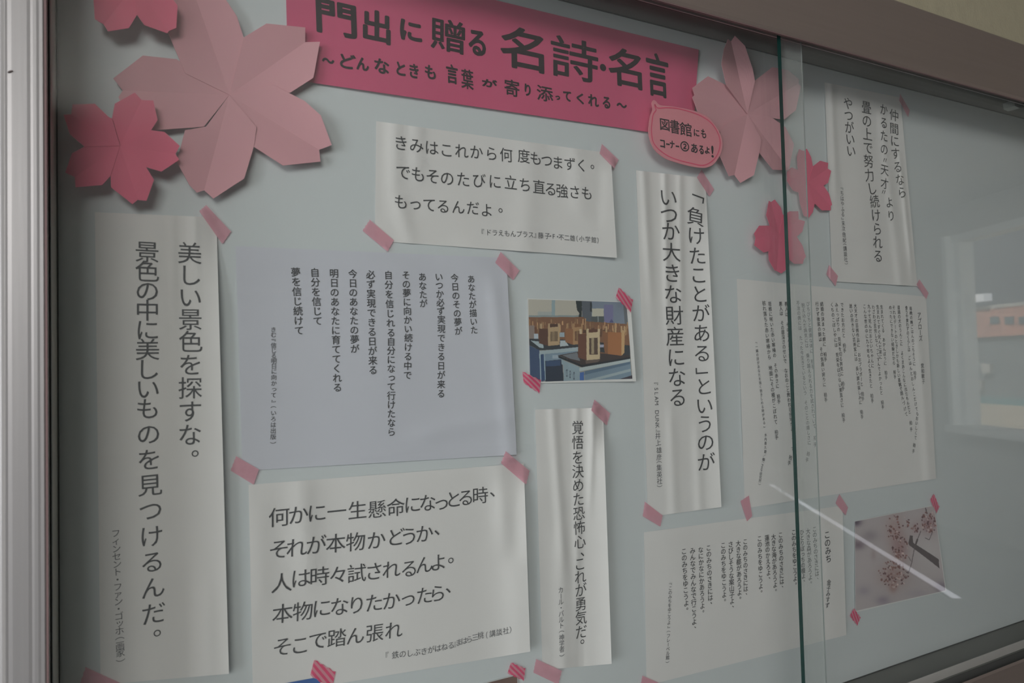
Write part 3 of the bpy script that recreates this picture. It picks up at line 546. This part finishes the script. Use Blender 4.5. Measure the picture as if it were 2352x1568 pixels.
flower('origami_flower', (306, -29), [
    ((238, 56), [(248, 72), (296, 64.6), (314.6, 34)], [(217.7, 44), (214, -10), (226, -40)]),
    ((388, 71), [(384, 76.5), (331.6, 57.8), (314.6, 34)], [(404.8, 64), (408, 13.6), (380, -25)]),
    ((424, -92), [(418, -66), (390, -30), (380, -25)], [(400, -118), (345, -130), (330, -110)]),
    ((300, -170), [(330, -160), (340, -120), (330, -110)], [(275, -165), (262, -120), (270, -105)]),
    ((185, -95), [(200, -118), (250, -120), (270, -105)], [(178, -75), (200, -45), (226, -40)])],
    .020, M['petal2'], 'small rose origami blossom cut by the top edge at the upper left', .10, .02)
flower('origami_flower', (1856, 418), [
    ((1845.7, 347), [(1835.5, 342.4), (1830.4, 361), (1832.4, 390)], [(1853, 341.4), (1863, 361), (1867, 382)]),
    ((1901, 387), [(1902, 374), (1883.5, 369), (1867, 382)], [(1909, 392.4), (1902, 420), (1891.6, 426)]),
    ((1908, 473), [(1911, 470), (1904, 444.5), (1891.6, 426)], [(1908, 483), (1887.6, 483), (1871, 467)]),
    ((1849, 496), [(1857, 500.6), (1867, 487), (1871, 467)], [(1846.7, 497), (1837.6, 467), (1834.5, 442)]),
    ((1808, 405), [(1808, 416), (1822, 438), (1834.5, 442)], [(1808, 393.5), (1818, 384), (1832.4, 390)])],
    .004, M['petal2'], 'small rose origami blossom just right of the green glass edge, the higher of two', .08, .03)
flower('origami_flower', (1789.6, 539), [
    ((1771, 464), [(1779.4, 458), (1793.7, 477), (1797.8, 493.5)], [(1766, 461), (1760, 493.5), (1768, 518)]),
    ((1834.5, 503.7), [(1833.5, 485), (1814, 485), (1797.8, 493.5)], [(1848.8, 508), (1842.7, 532), (1830, 543.5)]),
    ((1846, 597), [(1850.8, 589), (1842.7, 563), (1830, 543.5)], [(1843.7, 605.7), (1824, 605.7), (1810, 593.5)]),
    ((1784, 622), [(1794.7, 628), (1807, 618), (1810, 593.5)], [(1779.4, 621), (1766, 597.6), (1765, 577)]),
    ((1735.5, 546.5), [(1732, 536), (1743.7, 518), (1768, 518)], [(1732.4, 563), (1754, 579.6), (1765, 577)])],
    .005, M['petal2'], 'small rose origami blossom crossing behind the green glass edge, the lower of two', .09, .03)

# ------------------------------------------------------------------ photo prints
def lin(c): c = np.array(c)/255.; return np.where(c < .04045, c/12.92, ((c+.055)/1.055)**2.4)
def inside(X, Y, poly):
    r = np.zeros(X.shape, bool); n = len(poly)
    for i in range(n):
        x1, y1 = poly[i]; x2, y2 = poly[(i+1) % n]
        if y1 == y2: continue
        c = ((y1 > Y) != (y2 > Y)) & (X < (x2-x1)*(Y-y1)/(y2-y1)+x1); r ^= c
    return r
def print_photo(name, outer, pic, zc, paint, label, folds, rgt, nx=300, ny=230, k=2.1):
    s = Sheet(name, outer, M['photow'], label, 'photo', base=.0022, folds=folds, rgt=rgt, n=20, tapes='TR BL')
    P = [np.array(flat(*p)) for p in pic]; Zc = [np.array(p, float) for p in zc]
    U, V_ = np.meshgrid(np.linspace(0, 1, nx), np.linspace(0, 1, ny))
    bl = lambda Q, c: (1-U)*(1-V_)*Q[0][c]+U*(1-V_)*Q[1][c]+U*V_*Q[2][c]+(1-U)*V_*Q[3][c]
    col = lin(paint(bl(Zc, 0), bl(Zc, 1)))*k; col = col*.82+.18*col.mean(-1, keepdims=True)
    X = bl(P, 0); Z = bl(P, 1); V = []
    for x, z in zip(X.ravel(), Z.ravel()): V.append(rise(x, z, s.surf(x, z)+.0004))
    Fc = [(j*nx+i, (j+1)*nx+i, (j+1)*nx+i+1, j*nx+i+1) for j in range(ny-1) for i in range(nx-1)]
    o = mesh('printed_picture', V, Fc, M['print'], s.o, True)
    at = o.data.color_attributes.new('print', 'FLOAT_COLOR', 'POINT')
    at.data.foreach_set('color', np.concatenate([np.clip(col, 0, .95).reshape(-1, 3), np.ones((nx*ny, 1))], 1).ravel().astype(np.float32))
    return s
def classroom(X, Y):
    c = np.zeros(X.shape+(3,)); c[:] = (120, 118, 112)
    def p(poly, rgb): c[inside(X, Y, poly)] = rgb
    R_ = lambda x0, y0, x1, y1, rgb: p([(x0, y0), (x1, y0), (x1, y1), (x0, y1)], rgb)
    R_(100, 200, 900, 500, (146, 141, 130)); R_(470, 200, 512, 480, (112, 130, 136)); R_(300, 420, 470, 480, (130, 134, 132)); R_(180, 468, 880, 492, (105, 116, 118))
    p([(980, 250), (1500, 250), (1500, 640), (960, 600)], (93, 103, 118)); p([(770, 250), (855, 260), (850, 480), (862, 548), (795, 548), (820, 440), (790, 400)], (30, 38, 40))
    p([(850, 260), (985, 270), (975, 600), (860, 560)], (68, 73, 82)); R_(985, 380, 1140, 482, (150, 146, 132)); R_(960, 300, 985, 420, (35, 42, 46)); R_(975, 482, 1145, 560, (62, 68, 70)); R_(1060, 482, 1072, 560, (110, 116, 118))
    R_(1145, 330, 1268, 560, (90, 88, 122)); p([(1215, 560), (1245, 515), (1270, 550), (1270, 565)], (60, 62, 100)); p([(1405, 280), (1450, 280), (1478, 620), (1432, 620)], (78, 83, 88))
    p([(180, 492), (880, 490), (900, 545), (1500, 585), (1500, 1060), (180, 800)], (104, 68, 44))
    r = np.random.RandomState(3)
    for i in range(70):
        x = r.uniform(195, 1480); y = r.uniform(500, 600)+(x > 900)*50; w = r.uniform(7, 16); h = r.uniform(40, 110); g = r.uniform(.65, 1.15)
        R_(x, y, x+w, y+h, tuple(np.array((150, 112, 72))*g))
    for i in range(16):
        x = r.uniform(200, 1450); y = r.uniform(600, 760); R_(x, y, x+r.uniform(30, 70), y+r.uniform(40, 120), tuple(np.array((92, 58, 38))*r.uniform(.6, 1.3)))
    R_(180, 600, 260, 770, (112, 98, 92)); R_(255, 705, 305, 770, (140, 150, 160))
    p([(180, 770), (820, 790), (1500, 860), (1500, 1000), (800, 905), (320, 920), (190, 850)], (40, 44, 50))
    p([(215, 795), (365, 815), (370, 892), (325, 888)], (128, 142, 148)); p([(575, 795), (640, 795), (682, 862), (575, 872)], (140, 150, 155)); R_(540, 690, 630, 750, (120, 135, 145)); R_(1085, 850, 1140, 885, (130, 130, 150))
    def stool(x0, x1, xs, y0, y1, side, fr, hole):
        p([(xs, y0+15), (x0, y0+25), (x0, y1), (xs, y1-35)], side); p([(x0, y0), (x1, y0-12), (x1, y1-15), (x0, y1)], fr)
        w = x1-x0; p([(x0+w*.2, y0+w*.42), (x1-w*.16, y0+w*.38), (x1-w*.16, y1-w*.42), (x0+w*.2, y1-w*.40)], hole); R_(x0+w*.36, y0+w*.4, x0+w*.56, y1-w*.45, tuple(np.array(fr)*.8))
        for xx in (xs+w*.1, x0, x1-w*.16): R_(xx, y0-45, xx+w*.17, y0+20, fr)
        p([(x0+w*.17, y0-40), (x1-w*.17, y0-40), (x1-w*.17, y0-5), (x0+w*.17, y0+5)], tuple(np.array(side)*.9))
    stool(425, 570, 315, 620, 865, (74, 46, 34), (146, 120, 86), (100, 80, 58)); stool(738, 862, 640, 620, 850, (120, 76, 42), (140, 105, 66), (96, 62, 40))
    p([(185, 850), (318, 918), (345, 1400), (200, 1400)], (44, 62, 92)); p([(320, 930), (805, 880), (805, 930), (325, 975)], (124, 138, 144)); p([(385, 970), (805, 928), (600, 1050), (390, 1062)], (92, 112, 128)); R_(480, 985, 560, 1030, (120, 134, 146))
    p([(330, 975), (380, 970), (390, 1310), (340, 1330)], (34, 58, 92)); p([(390, 1060), (600, 1040), (625, 1400), (395, 1400)], (28, 38, 54)); p([(400, 1062), (580, 1050), (580, 1120), (400, 1130)], (36, 58, 90))
    p([(318, 960), (332, 960), (350, 1400), (336, 1400)], (120, 140, 150)); p([(372, 968), (384, 968), (398, 1300), (388, 1305)], (120, 140, 150))
    p([(550, 985), (800, 940), (1500, 990), (1500, 1025), (850, 1115)], (50, 40, 40)); p([(600, 985), (790, 950), (830, 1060), (700, 1030)], (88, 92, 98)); p([(900, 1050), (1100, 1030), (1060, 1075), (905, 1095)], (82, 68, 62))
    p([(550, 988), (850, 1112), (850, 1142), (553, 1016)], (24, 28, 34)); p([(850, 1112), (1500, 1008), (1500, 1034), (850, 1142)], (26, 30, 38))
    stool(912, 1088, 803, 690, 1050, (88, 52, 36), (164, 144, 110), (72, 54, 44))
    p([(1195, 685), (1380, 692), (1380, 992), (1195, 970)], (134, 82, 38)); p([(1380, 660), (1428, 665), (1420, 955), (1380, 992)], (156, 122, 78)); p([(1130, 665), (1195, 685), (1195, 970), (1150, 950)], (110, 68, 36))
    for xx in (1165, 1290, 1372, 1412): R_(xx, 610, xx+22, 690, (150, 122, 84))
    p([(590, 1040), (822, 1140), (828, 1400), (622, 1400), (616, 1112), (592, 1102)], (108, 126, 136)); p([(820, 1150), (850, 1142), (1500, 1032), (1500, 1068), (820, 1196)], (138, 148, 150))
    for xx in (650, 692, 740): R_(xx, 1170+(xx-650)*.35, xx+18, 1265+(xx-650)*.4, (62, 74, 86)); R_(xx+5, 1185+(xx-650)*.35, xx+13, 1245+(xx-650)*.4, (108, 126, 136))
    p([(885, 1192), (1500, 1068), (1530, 1400), (890, 1400)], (90, 110, 126)); p([(885, 1192), (1500, 1068), (1500, 1100), (885, 1240)], (66, 88, 108)); p([(890, 1312), (1505, 1160), (1505, 1195), (1000, 1320)], (122, 136, 142)); p([(1300, 1310), (1540, 1240), (1540, 1310)], (48, 42, 52))
    p([(825, 1212), (878, 1200), (876, 1400), (825, 1400)], (38, 78, 138))
    return c+np.random.RandomState(1).normal(0, 2, X.shape)[..., None]
print_photo('photo_print', [(1211, 685), (1448, 693), (1461, 875.5), (1217, 880.5)], [(1213.3, 687), (1438.5, 694), (1452.5, 869.5), (1217.8, 877)], [(185, 260), (1450, 300), (1530, 1290), (210, 1330)], classroom,
            'colour photo of upturned wooden stools on blue classroom benches', [('h', .75, .2, .0022, .4, 1), ('h', .3, .2, -.0008, .5, 1)], .006)
def blossom(X, Y):
    c = np.zeros(X.shape+(3,)); c[:] = (128, 119, 121)
    def blob(x, y, rx, ry, rgb, a): 
        w = a*np.exp(-(((X-x)/rx)**2+((Y-y)/ry)**2)); c[:] = c*(1-w[..., None])+np.array(rgb)*w[..., None]
    for b in [(290, 430, 50, 40, (60, 48, 62), .9), (310, 660, 60, 45, (78, 62, 74), .8), (420, 570, 80, 60, (96, 86, 92), .6), (540, 1220, 70, 50, (92, 80, 94), .6), (360, 1120, 60, 50, (100, 90, 102), .5), (1150, 1080, 80, 60, (88, 78, 90), .8), (900, 1150, 120, 40, (108, 98, 108), .4), (1000, 700, 120, 200, (134, 128, 128), .6),
              (655, 520, 85, 160, (122, 96, 94), .7), (710, 700, 80, 140, (112, 80, 80), .75), (640, 970, 130, 110, (112, 84, 80), .75), (1010, 450, 75, 95, (104, 76, 80), .85), (870, 490, 45, 60, (116, 90, 90), .6), (450, 760, 25, 60, (112, 92, 92), .5), (640, 1090, 40, 50, (110, 72, 62), .6)]: blob(*b)
    def p(poly, rgb): c[inside(X, Y, poly)] = rgb
    p([(795, 640), (812, 565), (840, 570), (845, 640), (1112, 800), (1120, 892), (800, 662)], (62, 52, 54))
    def ln(pts, w, rgb):
        for (x1, y1), (x2, y2) in zip(pts, pts[1:]):
            L_ = math.hypot(x2-x1, y2-y1); nx_, ny_ = -(y2-y1)/L_*w, (x2-x1)/L_*w; p([(x1+nx_, y1+ny_), (x2+nx_, y2+ny_), (x2-nx_, y2-ny_), (x1-nx_, y1-ny_)], rgb)
    ln([(925, 520), (885, 610), (855, 700), (825, 850), (790, 950)], 4, (70, 58, 60)); ln([(890, 600), (868, 660)], 9, (60, 50, 52)); ln([(1052, 520), (1012, 608), (968, 588)], 3.5, (66, 56, 58)); ln([(975, 285), (990, 345)], 5, (60, 46, 50)); ln([(795, 780), (820, 825)], 3.5, (74, 62, 62))
    r = np.random.RandomState(9)
    for (x, y, rx, ry, n_) in [(640, 960, 150, 140, 95), (710, 690, 80, 140, 60), (640, 480, 70, 140, 40), (1010, 430, 75, 120, 60), (860, 480, 40, 60, 12), (770, 440, 40, 70, 12)]:
        for i in range(n_):
            a = r.uniform(0, 6.283); q = math.sqrt(r.uniform(0, 1)); cx, cy = x+rx*q*math.cos(a), y+ry*q*math.sin(a); s = r.uniform(5, 12); t = r.uniform(0, 3.14)
            pts = [(cx+s*r.uniform(.7, 1.5)*math.cos(t+k_), cy+s*r.uniform(.7, 1.6)*math.sin(t+k_)) for k_ in (0, 1.4, 2.6, 4, 5.2)]
            p(pts, tuple(np.array([(86, 52, 50), (100, 66, 62), (138, 118, 116), (74, 46, 50)][r.randint(4)])*r.uniform(.9, 1.1)))
    return c
print_photo('photo_print', [(1963, 1196.5), (2145.5, 1159.5), (2173.5, 1357), (1964.5, 1406)], [(1964, 1197.5), (2145, 1161), (2171.5, 1355.5), (1965.5, 1402.5)], [(280, 425), (1065, 265), (1182, 1112), (285, 1320)], blossom,
            'colour photo of pink blossom clusters with a dark twig, at the lower right', [('h', .7, .2, .002, 0, 1), ('v', .3, .2, .001, 0, 1)], .005, 190, 160, 2.7)
p3 = Sheet('photo_print', [(498, 1596), (736.5, 1552), (744, 1742), (505, 1792)], M['photow'], 'blue photo at the bottom edge under striped tape, mostly below the frame', 'photo', base=.0022, n=16)
p3b = Sheet('printed_picture', [(499.5, 1597), (735.5, 1553.5), (742.5, 1738), (506.5, 1788)], M['blue'], None, None, base=.0025, n=16); p3b.o.parent = p3.o
p4 = Sheet('photo_print', [(960, 1608), (1188.5, 1548.5), (1197, 1742), (966, 1802)], M['photow'], 'brown photo at the bottom edge under striped tape, right of the blue photo', 'photo', base=.0022, n=16)
p4b = Sheet('printed_picture', [(961.5, 1609), (1187.5, 1550), (1195, 1739), (967.5, 1798)], M['brown'], None, None, base=.0025, n=16); p4b.o.parent = p4.o

# ------------------------------------------------------------------ tape
def tape(px, m_, label, l=.0028, grp=None, zig=False):
    P = [np.array(flat(*p)) for p in px]; nu, nv = 12, 7; V = []; Fc = []; UV = []; LL = []; XZ = []
    for j in range(nv+1):
        for i in range(nu+1):
            u, v_ = i/nu, j/nv; uu = u
            if i in (0, nu): uu = u+(1 if i == 0 else -1)*(.05 if (j % 2) else 0)*(1.4 if zig else .35)
            a = (1-uu)*(1-v_)*P[0]+uu*(1-v_)*P[1]+uu*v_*P[2]+(1-uu)*v_*P[3]
            hh = [q.surf(a[0], a[1]) for q in SHEETS if q.has(a[0], a[1])]
            LL.append(max(hh+[l-.0016])); XZ.append(a); UV.append((u, v_))
    L2 = np.array(LL).reshape(nv+1, nu+1); L3 = L2.copy()
    for dj in (-1, 0, 1):
        for di in (-1, 0, 1): L3 = np.maximum(L3, np.roll(np.pad(L2, 1, 'edge'), (dj, di), (0, 1))[1:-1, 1:-1])
    for a, b in zip(XZ, L3.ravel()): V.append(rise(a[0], a[1], b+.0009))
    for j in range(nv):
        for i in range(nu):
            a = j*(nu+1)+i; Fc.append((a, a+nu+1, a+nu+2, a+1))
    o = mesh('tape_strip', V, Fc, m_, None, True); uvl = o.data.uv_layers.new(name='UVMap')
    for lp in o.data.loops: uvl.data[lp.index].uv = UV[lp.vertex_index]
    tag(o, label, 'tape', grp or ('striped tape pieces' if zig else 'pale pink tape pieces')); return o
for q_, lab in [
    ([(473, 470), (531, 532), (511, 561), (457, 484)], 'pale pink tape on the top right corner of the tall far-left sheet'),
    ([(849, 504), (905, 552), (891, 578), (832, 529)], 'pale pink tape on the lower left corner of the three-row sheet'),
    ([(1382, 330), (1421, 367), (1411.5, 387), (1377, 352)], 'pale pink tape on the top right corner of the three-row sheet'),
    ([(1149.5, 578), (1193.5, 622), (1179, 643.5), (1137, 602.6)], 'pale pink tape on the top right corner of the bluish poem'),
    ([(1161, 1035.5), (1217, 1081.5), (1209, 1113), (1150, 1063)], 'pale pink tape between the bluish poem and the five-row sheet, at their right'),
    ([(541.7, 1047), (595, 1078), (583, 1113), (529, 1080)], 'pale pink tape on the top left corner of the five-row sheet'),
    ([(1365, 917), (1401.7, 949.4), (1394, 977), (1357.7, 942)], 'pale pink tape on the top right corner of the one-column sheet'),
    ([(1611, 389), (1640.6, 435), (1630, 451.7), (1600.7, 407)], 'pale pink tape just below the speech bubble, on the long sheet'),
    ([(1480.8, 1151.5), (1522.5, 1184), (1517, 1209.5), (1476, 1184.8)], 'pale pink tape on the lower left corner of the long two-column sheet'),
    ([(1720, 1137), (1728, 1185.5), (1716, 1197.5), (1700.7, 1150)], 'pale pink tape on the lower left corner of the large poem sheet'),
    ([(1230.8, 1512.7), (1291, 1540.6), (1283, 1572), (1224.6, 1544)], 'pale pink tape on the lower left corner of the one-column sheet'),
    ([(1475, 1551), (1525, 1573), (1518, 1600), (1470, 1580)], 'pale pink tape at the bottom edge under the right-hand poem sheet'),
    ([(196, 1531), (285, 1572), (275, 1612), (180, 1577)], 'pale pink tape in the lower left corner beside the frame'),
    ([(1904, 608), (1925, 634), (1919.6, 657), (1898, 629.5)], 'pale pink tape on the lower left corner of the upper right sheet'),
    ([(2111.6, 641), (2133, 673), (2128, 687), (2105, 652.7)], 'pale pink tape on the lower right corner of the upper right sheet'),
    ([(2067.5, 215), (2089.7, 253.5), (2086, 269), (2065, 230.5)], 'faint pink tape on the top right corner of the upper right sheet'),
    ([(1927.9, 1134), (1948, 1165.6), (1942.7, 1183.8), (1919, 1155)], 'pale pink tape left of the blossom photo, above its top left')]:
    tape(q_, M['tape'], lab)
for q_, lab in [
    ([(1454, 688), (1448.8, 718), (1414, 683), (1421.4, 658.8)], 'pink striped tape on the top right corner of the classroom photo'),
    ([(1242.5, 872), (1239, 904), (1203, 880), (1199.6, 851.6)], 'pink striped tape on the lower left corner of the classroom photo'),
    ([(771, 1542), (762, 1584), (712, 1552), (722, 1513)], 'pink striped tape above the blue photo at the bottom edge'),
    ([(1207, 1534), (1203, 1564), (1165, 1547), (1174, 1520)], 'pink striped tape on the brown photo at the bottom edge'),
    ([(2158, 1163), (2151, 1179), (2136.5, 1148), (2145, 1132.6)], 'pink striped tape on the top right corner of the blossom photo'),
    ([(1977, 1417), (1969, 1437), (1951.7, 1414.6), (1961.5, 1395.7)], 'pink striped tape on the lower left corner of the blossom photo')]:
    tape(q_, M['stape'], lab, .0030, None, True)

# ------------------------------------------------------------------ corridor around the case
xl, xr = -1.9, 7.4
zc0, zc1 = zs0-.10, e1
def wall_part(name, a, b, m_=None, **k): return tag(box(name, a, b, m_ or M['wallp']), kind='structure')
wd = wall_part('wall_display', (xl, -.085, e1), (xr, .05, 2.75), M['wallpaper'])
for a, b in [((xl, -.085, 0), (xr, .05, zs0-.10)), ((xl, -.085, zs0-.10), (xa(0)-.016, .05, e1)), ((XR, -.085, zs0-.10), (xr, .05, e1))]:
    box('wall_panel', a, b, M['wallpaper'], wd)
box('case_back', (xa(0)-.016, .013, zs0-.10), (XR, .05, e1), M['wallpaper'], wd)
# oblique window wall down the corridor, seen only as a reflection in the glass
AZ = YAW+math.atan((1053-1176)/F); ev = np.array([math.sin(AZ), math.cos(AZ)]); MY = -.0905
def vray(px, py): return _d*F+CR*(px-1176)+CU*(784-py)
P0 = CAM+vray(2222, 800)/F*6.0
def hit(px, py, off=0.0):
    """where the mirrored sight line meets the window wall (virtual side): (s along wall, z)"""
    v = vray(px, py); nrm = np.array([ev[1], -ev[0]]); o2 = P0[:2]+nrm*off
    t = ((o2-CAM[:2])@nrm)/(v[:2]@nrm); h = CAM+v*t
    return float((h[:2]-P0[:2])@ev), float(h[2])
def wp(s, off, z):
    nrm = np.array([ev[1], -ev[0]]); q_ = P0[:2]+ev*s+nrm*off
    return (q_[0], 2*MY-q_[1], z)
def wbox(name, s0, s1, o0, o1, z0, z1, m_, parent=None):
    v = [wp(s, o, z) for s in (s0, s1) for o in (o0, o1) for z in (z0, z1)]
    o_ = mesh(name, v, [(0, 1, 3, 2), (4, 6, 7, 5), (0, 4, 5, 1), (2, 3, 7, 6), (0, 2, 6, 4), (1, 5, 7, 3)], m_, parent); fixn(o_); return o_
sA = hit(2222, 800)[0]; zsill = (hit(2222, 975)[1]); ztop = hit(2222, 552)[1]
sB = sA-2.4; SL = sA+9.6; SN = sA-5.2; CZ = 2.75
ww = wbox('wall_right', sA+.12, SL, 0, .15, 0, CZ, M['wallp']); tag(ww, kind='structure')
wbox('wall_under_window', SN, sA+.12, 0, .15, 0, zsill-.06, M['wallp'], ww)
wbox('wall_over_window', SN, sA+.12, 0, .15, min(ztop+.06, CZ-.02), CZ, M['wallp'], ww)
wbox('wall_pier', SN, sB-2.55, 0, .15, zsill-.06, ztop+.06, M['wallp'], ww)
for k in range(2):
    a, b = sA-k*2.5, sA-k*2.5-2.4
    w_ = tag(wbox('window_%d' % (k+1), b-.05, b+.05, -.02, .10, zsill-.02, ztop+.02, M['sash']), kind='structure')
    wbox('sash_stile', a, a+.06, -.03, .06, zsill-.04, ztop+.04, M['sash'], w_); wbox('sash_stile', a+.07, a+.12, -.10, .15, zsill-.06, ztop+.06, M['sash'], w_)
    wbox('sill', b-.05, a+.12, -.14, .10, zsill-.06, zsill, M['sash'], w_); wbox('head', b-.05, a+.12, -.05, .10, ztop, ztop+.06, M['sash'], w_)
    wbox('mullion', (a+b)/2-.03, (a+b)/2+.03, -.02, .05, zsill, ztop, M['sash'], w_)
# buildings outside
OF = 14.0
def ob(name, x0, x1, y0, y1, th, m_, parent=None, off=OF, py=None):
    s0, z1 = hit(x0, y0, off); s1, _ = hit(x1, y0, off); _, z0 = hit(x0, y1, off)
    return wbox(name, min(s0, s1), max(s0, s1), off-th, off, z0, z1, m_, parent)
s0 = hit(2225, 700, OF)[0]; s1 = hit(2600, 700, OF)[0]
zz = lambda y: hit(2290, y, OF)[1]
bld = wbox('building', s1-14, s0+6, OF, OF+6, zz(1000), zz(716), M['grey']); tag(bld, 'distant building with red-brown upper storey, reflected in the right glass pane', 'building')
wbox('upper_storey', s1-14, s0+6, OF-.1, OF, zz(772), zz(708), M['red'], bld)
wbox('white_fascia', s1-14, s0+6, OF-.12, OF-.0, zz(708), zz(700), M['concrete'], bld)
sg = bpy.data.materials.new('brightened_sign_face'); sg.use_nodes = True; sb = sg.node_tree.nodes['Principled BSDF']
sb.inputs['Emission Color'].default_value = (.9, .93, 1, 1); sb.inputs['Emission Strength'].default_value = .9  # glow added so the white sign shows brighter than the sky
ob('roof_sign', 2222, 2279, 681, 697, .3, sg, bld)
for x in (2282, 2316, 2348): ob('window', x, x+20, 728, 744, .13, M['dglass'], bld)
ob('window', 2262, 2282, 835, 856, .13, M['concrete'], bld); ob('window', 2226, 2262, 872, 892, .13, M['concrete'], bld)
rl = wbox('railing', s1-14, s0+4, OF-1.4, OF-1.3, zz(921), zz(905), M['teal']); tag(rl, 'teal railing in front of the distant building, seen as a reflection', 'railing')
wbox('lower_rail', s1-14, s0+4, OF-1.4, OF-1.32, zz(932), zz(923), M['concrete'], rl)
gr = wbox('ground', SN-16, SL+16, .3, 40, -.4, -.1, M['sand']); tag(gr, kind='structure')
rp = []                                     # room outline: display wall, oblique window wall, far wall, left wall
for yy in (.05, -11.5):
    s_ = (2*MY-yy-P0[1])/ev[1]; rp.append((P0[0]+ev[0]*s_+.02, yy))
poly = [(xl-.2, .05), rp[0], rp[1], (xl-.2, -11.5)]
fl = tag(prism_z('floor', poly, -.06, 0, M['floor']), kind='structure')
cl = tag(prism_z('ceiling', poly, CZ, CZ+.06, M['ceil']), kind='structure')
wk = tag(box('wall_back', (xl-.12, -11.62, 0), (rp[1][0]+.3, -11.5, CZ), M['wallp']), kind='structure')
wb = tag(box('wall_left', (xl-.12, -11.5, 0), (xl, .05, .95), M['wallp']), kind='structure')
for a, b in [((xl-.12, -11.5, 2.3), (xl, .05, CZ)), ((xl-.12, -.35, .95), (xl, .05, 2.3)), ((xl-.12, -11.5, .95), (xl, -2.3, 2.3))]: box('wall_panel', a, b, M['wallp'], wb)
w3 = tag(box('window_3', (xl-.07, -1.35, .95), (xl-.02, -1.30, 2.3), M['sash']), kind='structure')
for a, b in [((xl-.08, -2.3, .95), (xl, -.35, 1.0)), ((xl-.08, -2.3, 2.25), (xl, -.35, 2.3)), ((xl-.08, -2.3, .95), (xl, -2.25, 2.3)), ((xl-.08, -.40, .95), (xl, -.35, 2.3))]: box('sash', a, b, M['sash'], w3)
q_ = wp(sA-3.4, -2.2, CZ-.25); t_ = wp(sA+.1, -.05, 1.4)
area('sash_fill', q_, t_, .9, .25, 9, (.96, 1, .98), math.radians(60))  # unseen fill light, added to brighten the reflected window sash
# added glowing bar, stands in for a streak of light on the floor
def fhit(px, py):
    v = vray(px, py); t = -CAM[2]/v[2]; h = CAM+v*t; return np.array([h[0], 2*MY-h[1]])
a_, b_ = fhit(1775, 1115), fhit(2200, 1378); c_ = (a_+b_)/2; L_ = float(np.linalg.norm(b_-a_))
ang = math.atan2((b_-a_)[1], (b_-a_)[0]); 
em = bpy.data.materials.new('streak_glow'); em.use_nodes = True; eb = em.node_tree.nodes['Principled BSDF']
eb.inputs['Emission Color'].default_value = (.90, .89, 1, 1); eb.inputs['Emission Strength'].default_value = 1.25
ls = empty('floor_glow_bar', (c_[0], c_[1], 0)); ls.rotation_euler = (0, 0, ang); bpy.context.view_layer.update()
tag(ls, 'added glowing bar along the corridor floor, reflected as a white diagonal streak in the glass', 'glowing bar')
for nm, w_, z0_, z1_, mm in (('bar_base', .034, 0, .010, M['alu']), ('glow_face', .024, .010, .014, em)):
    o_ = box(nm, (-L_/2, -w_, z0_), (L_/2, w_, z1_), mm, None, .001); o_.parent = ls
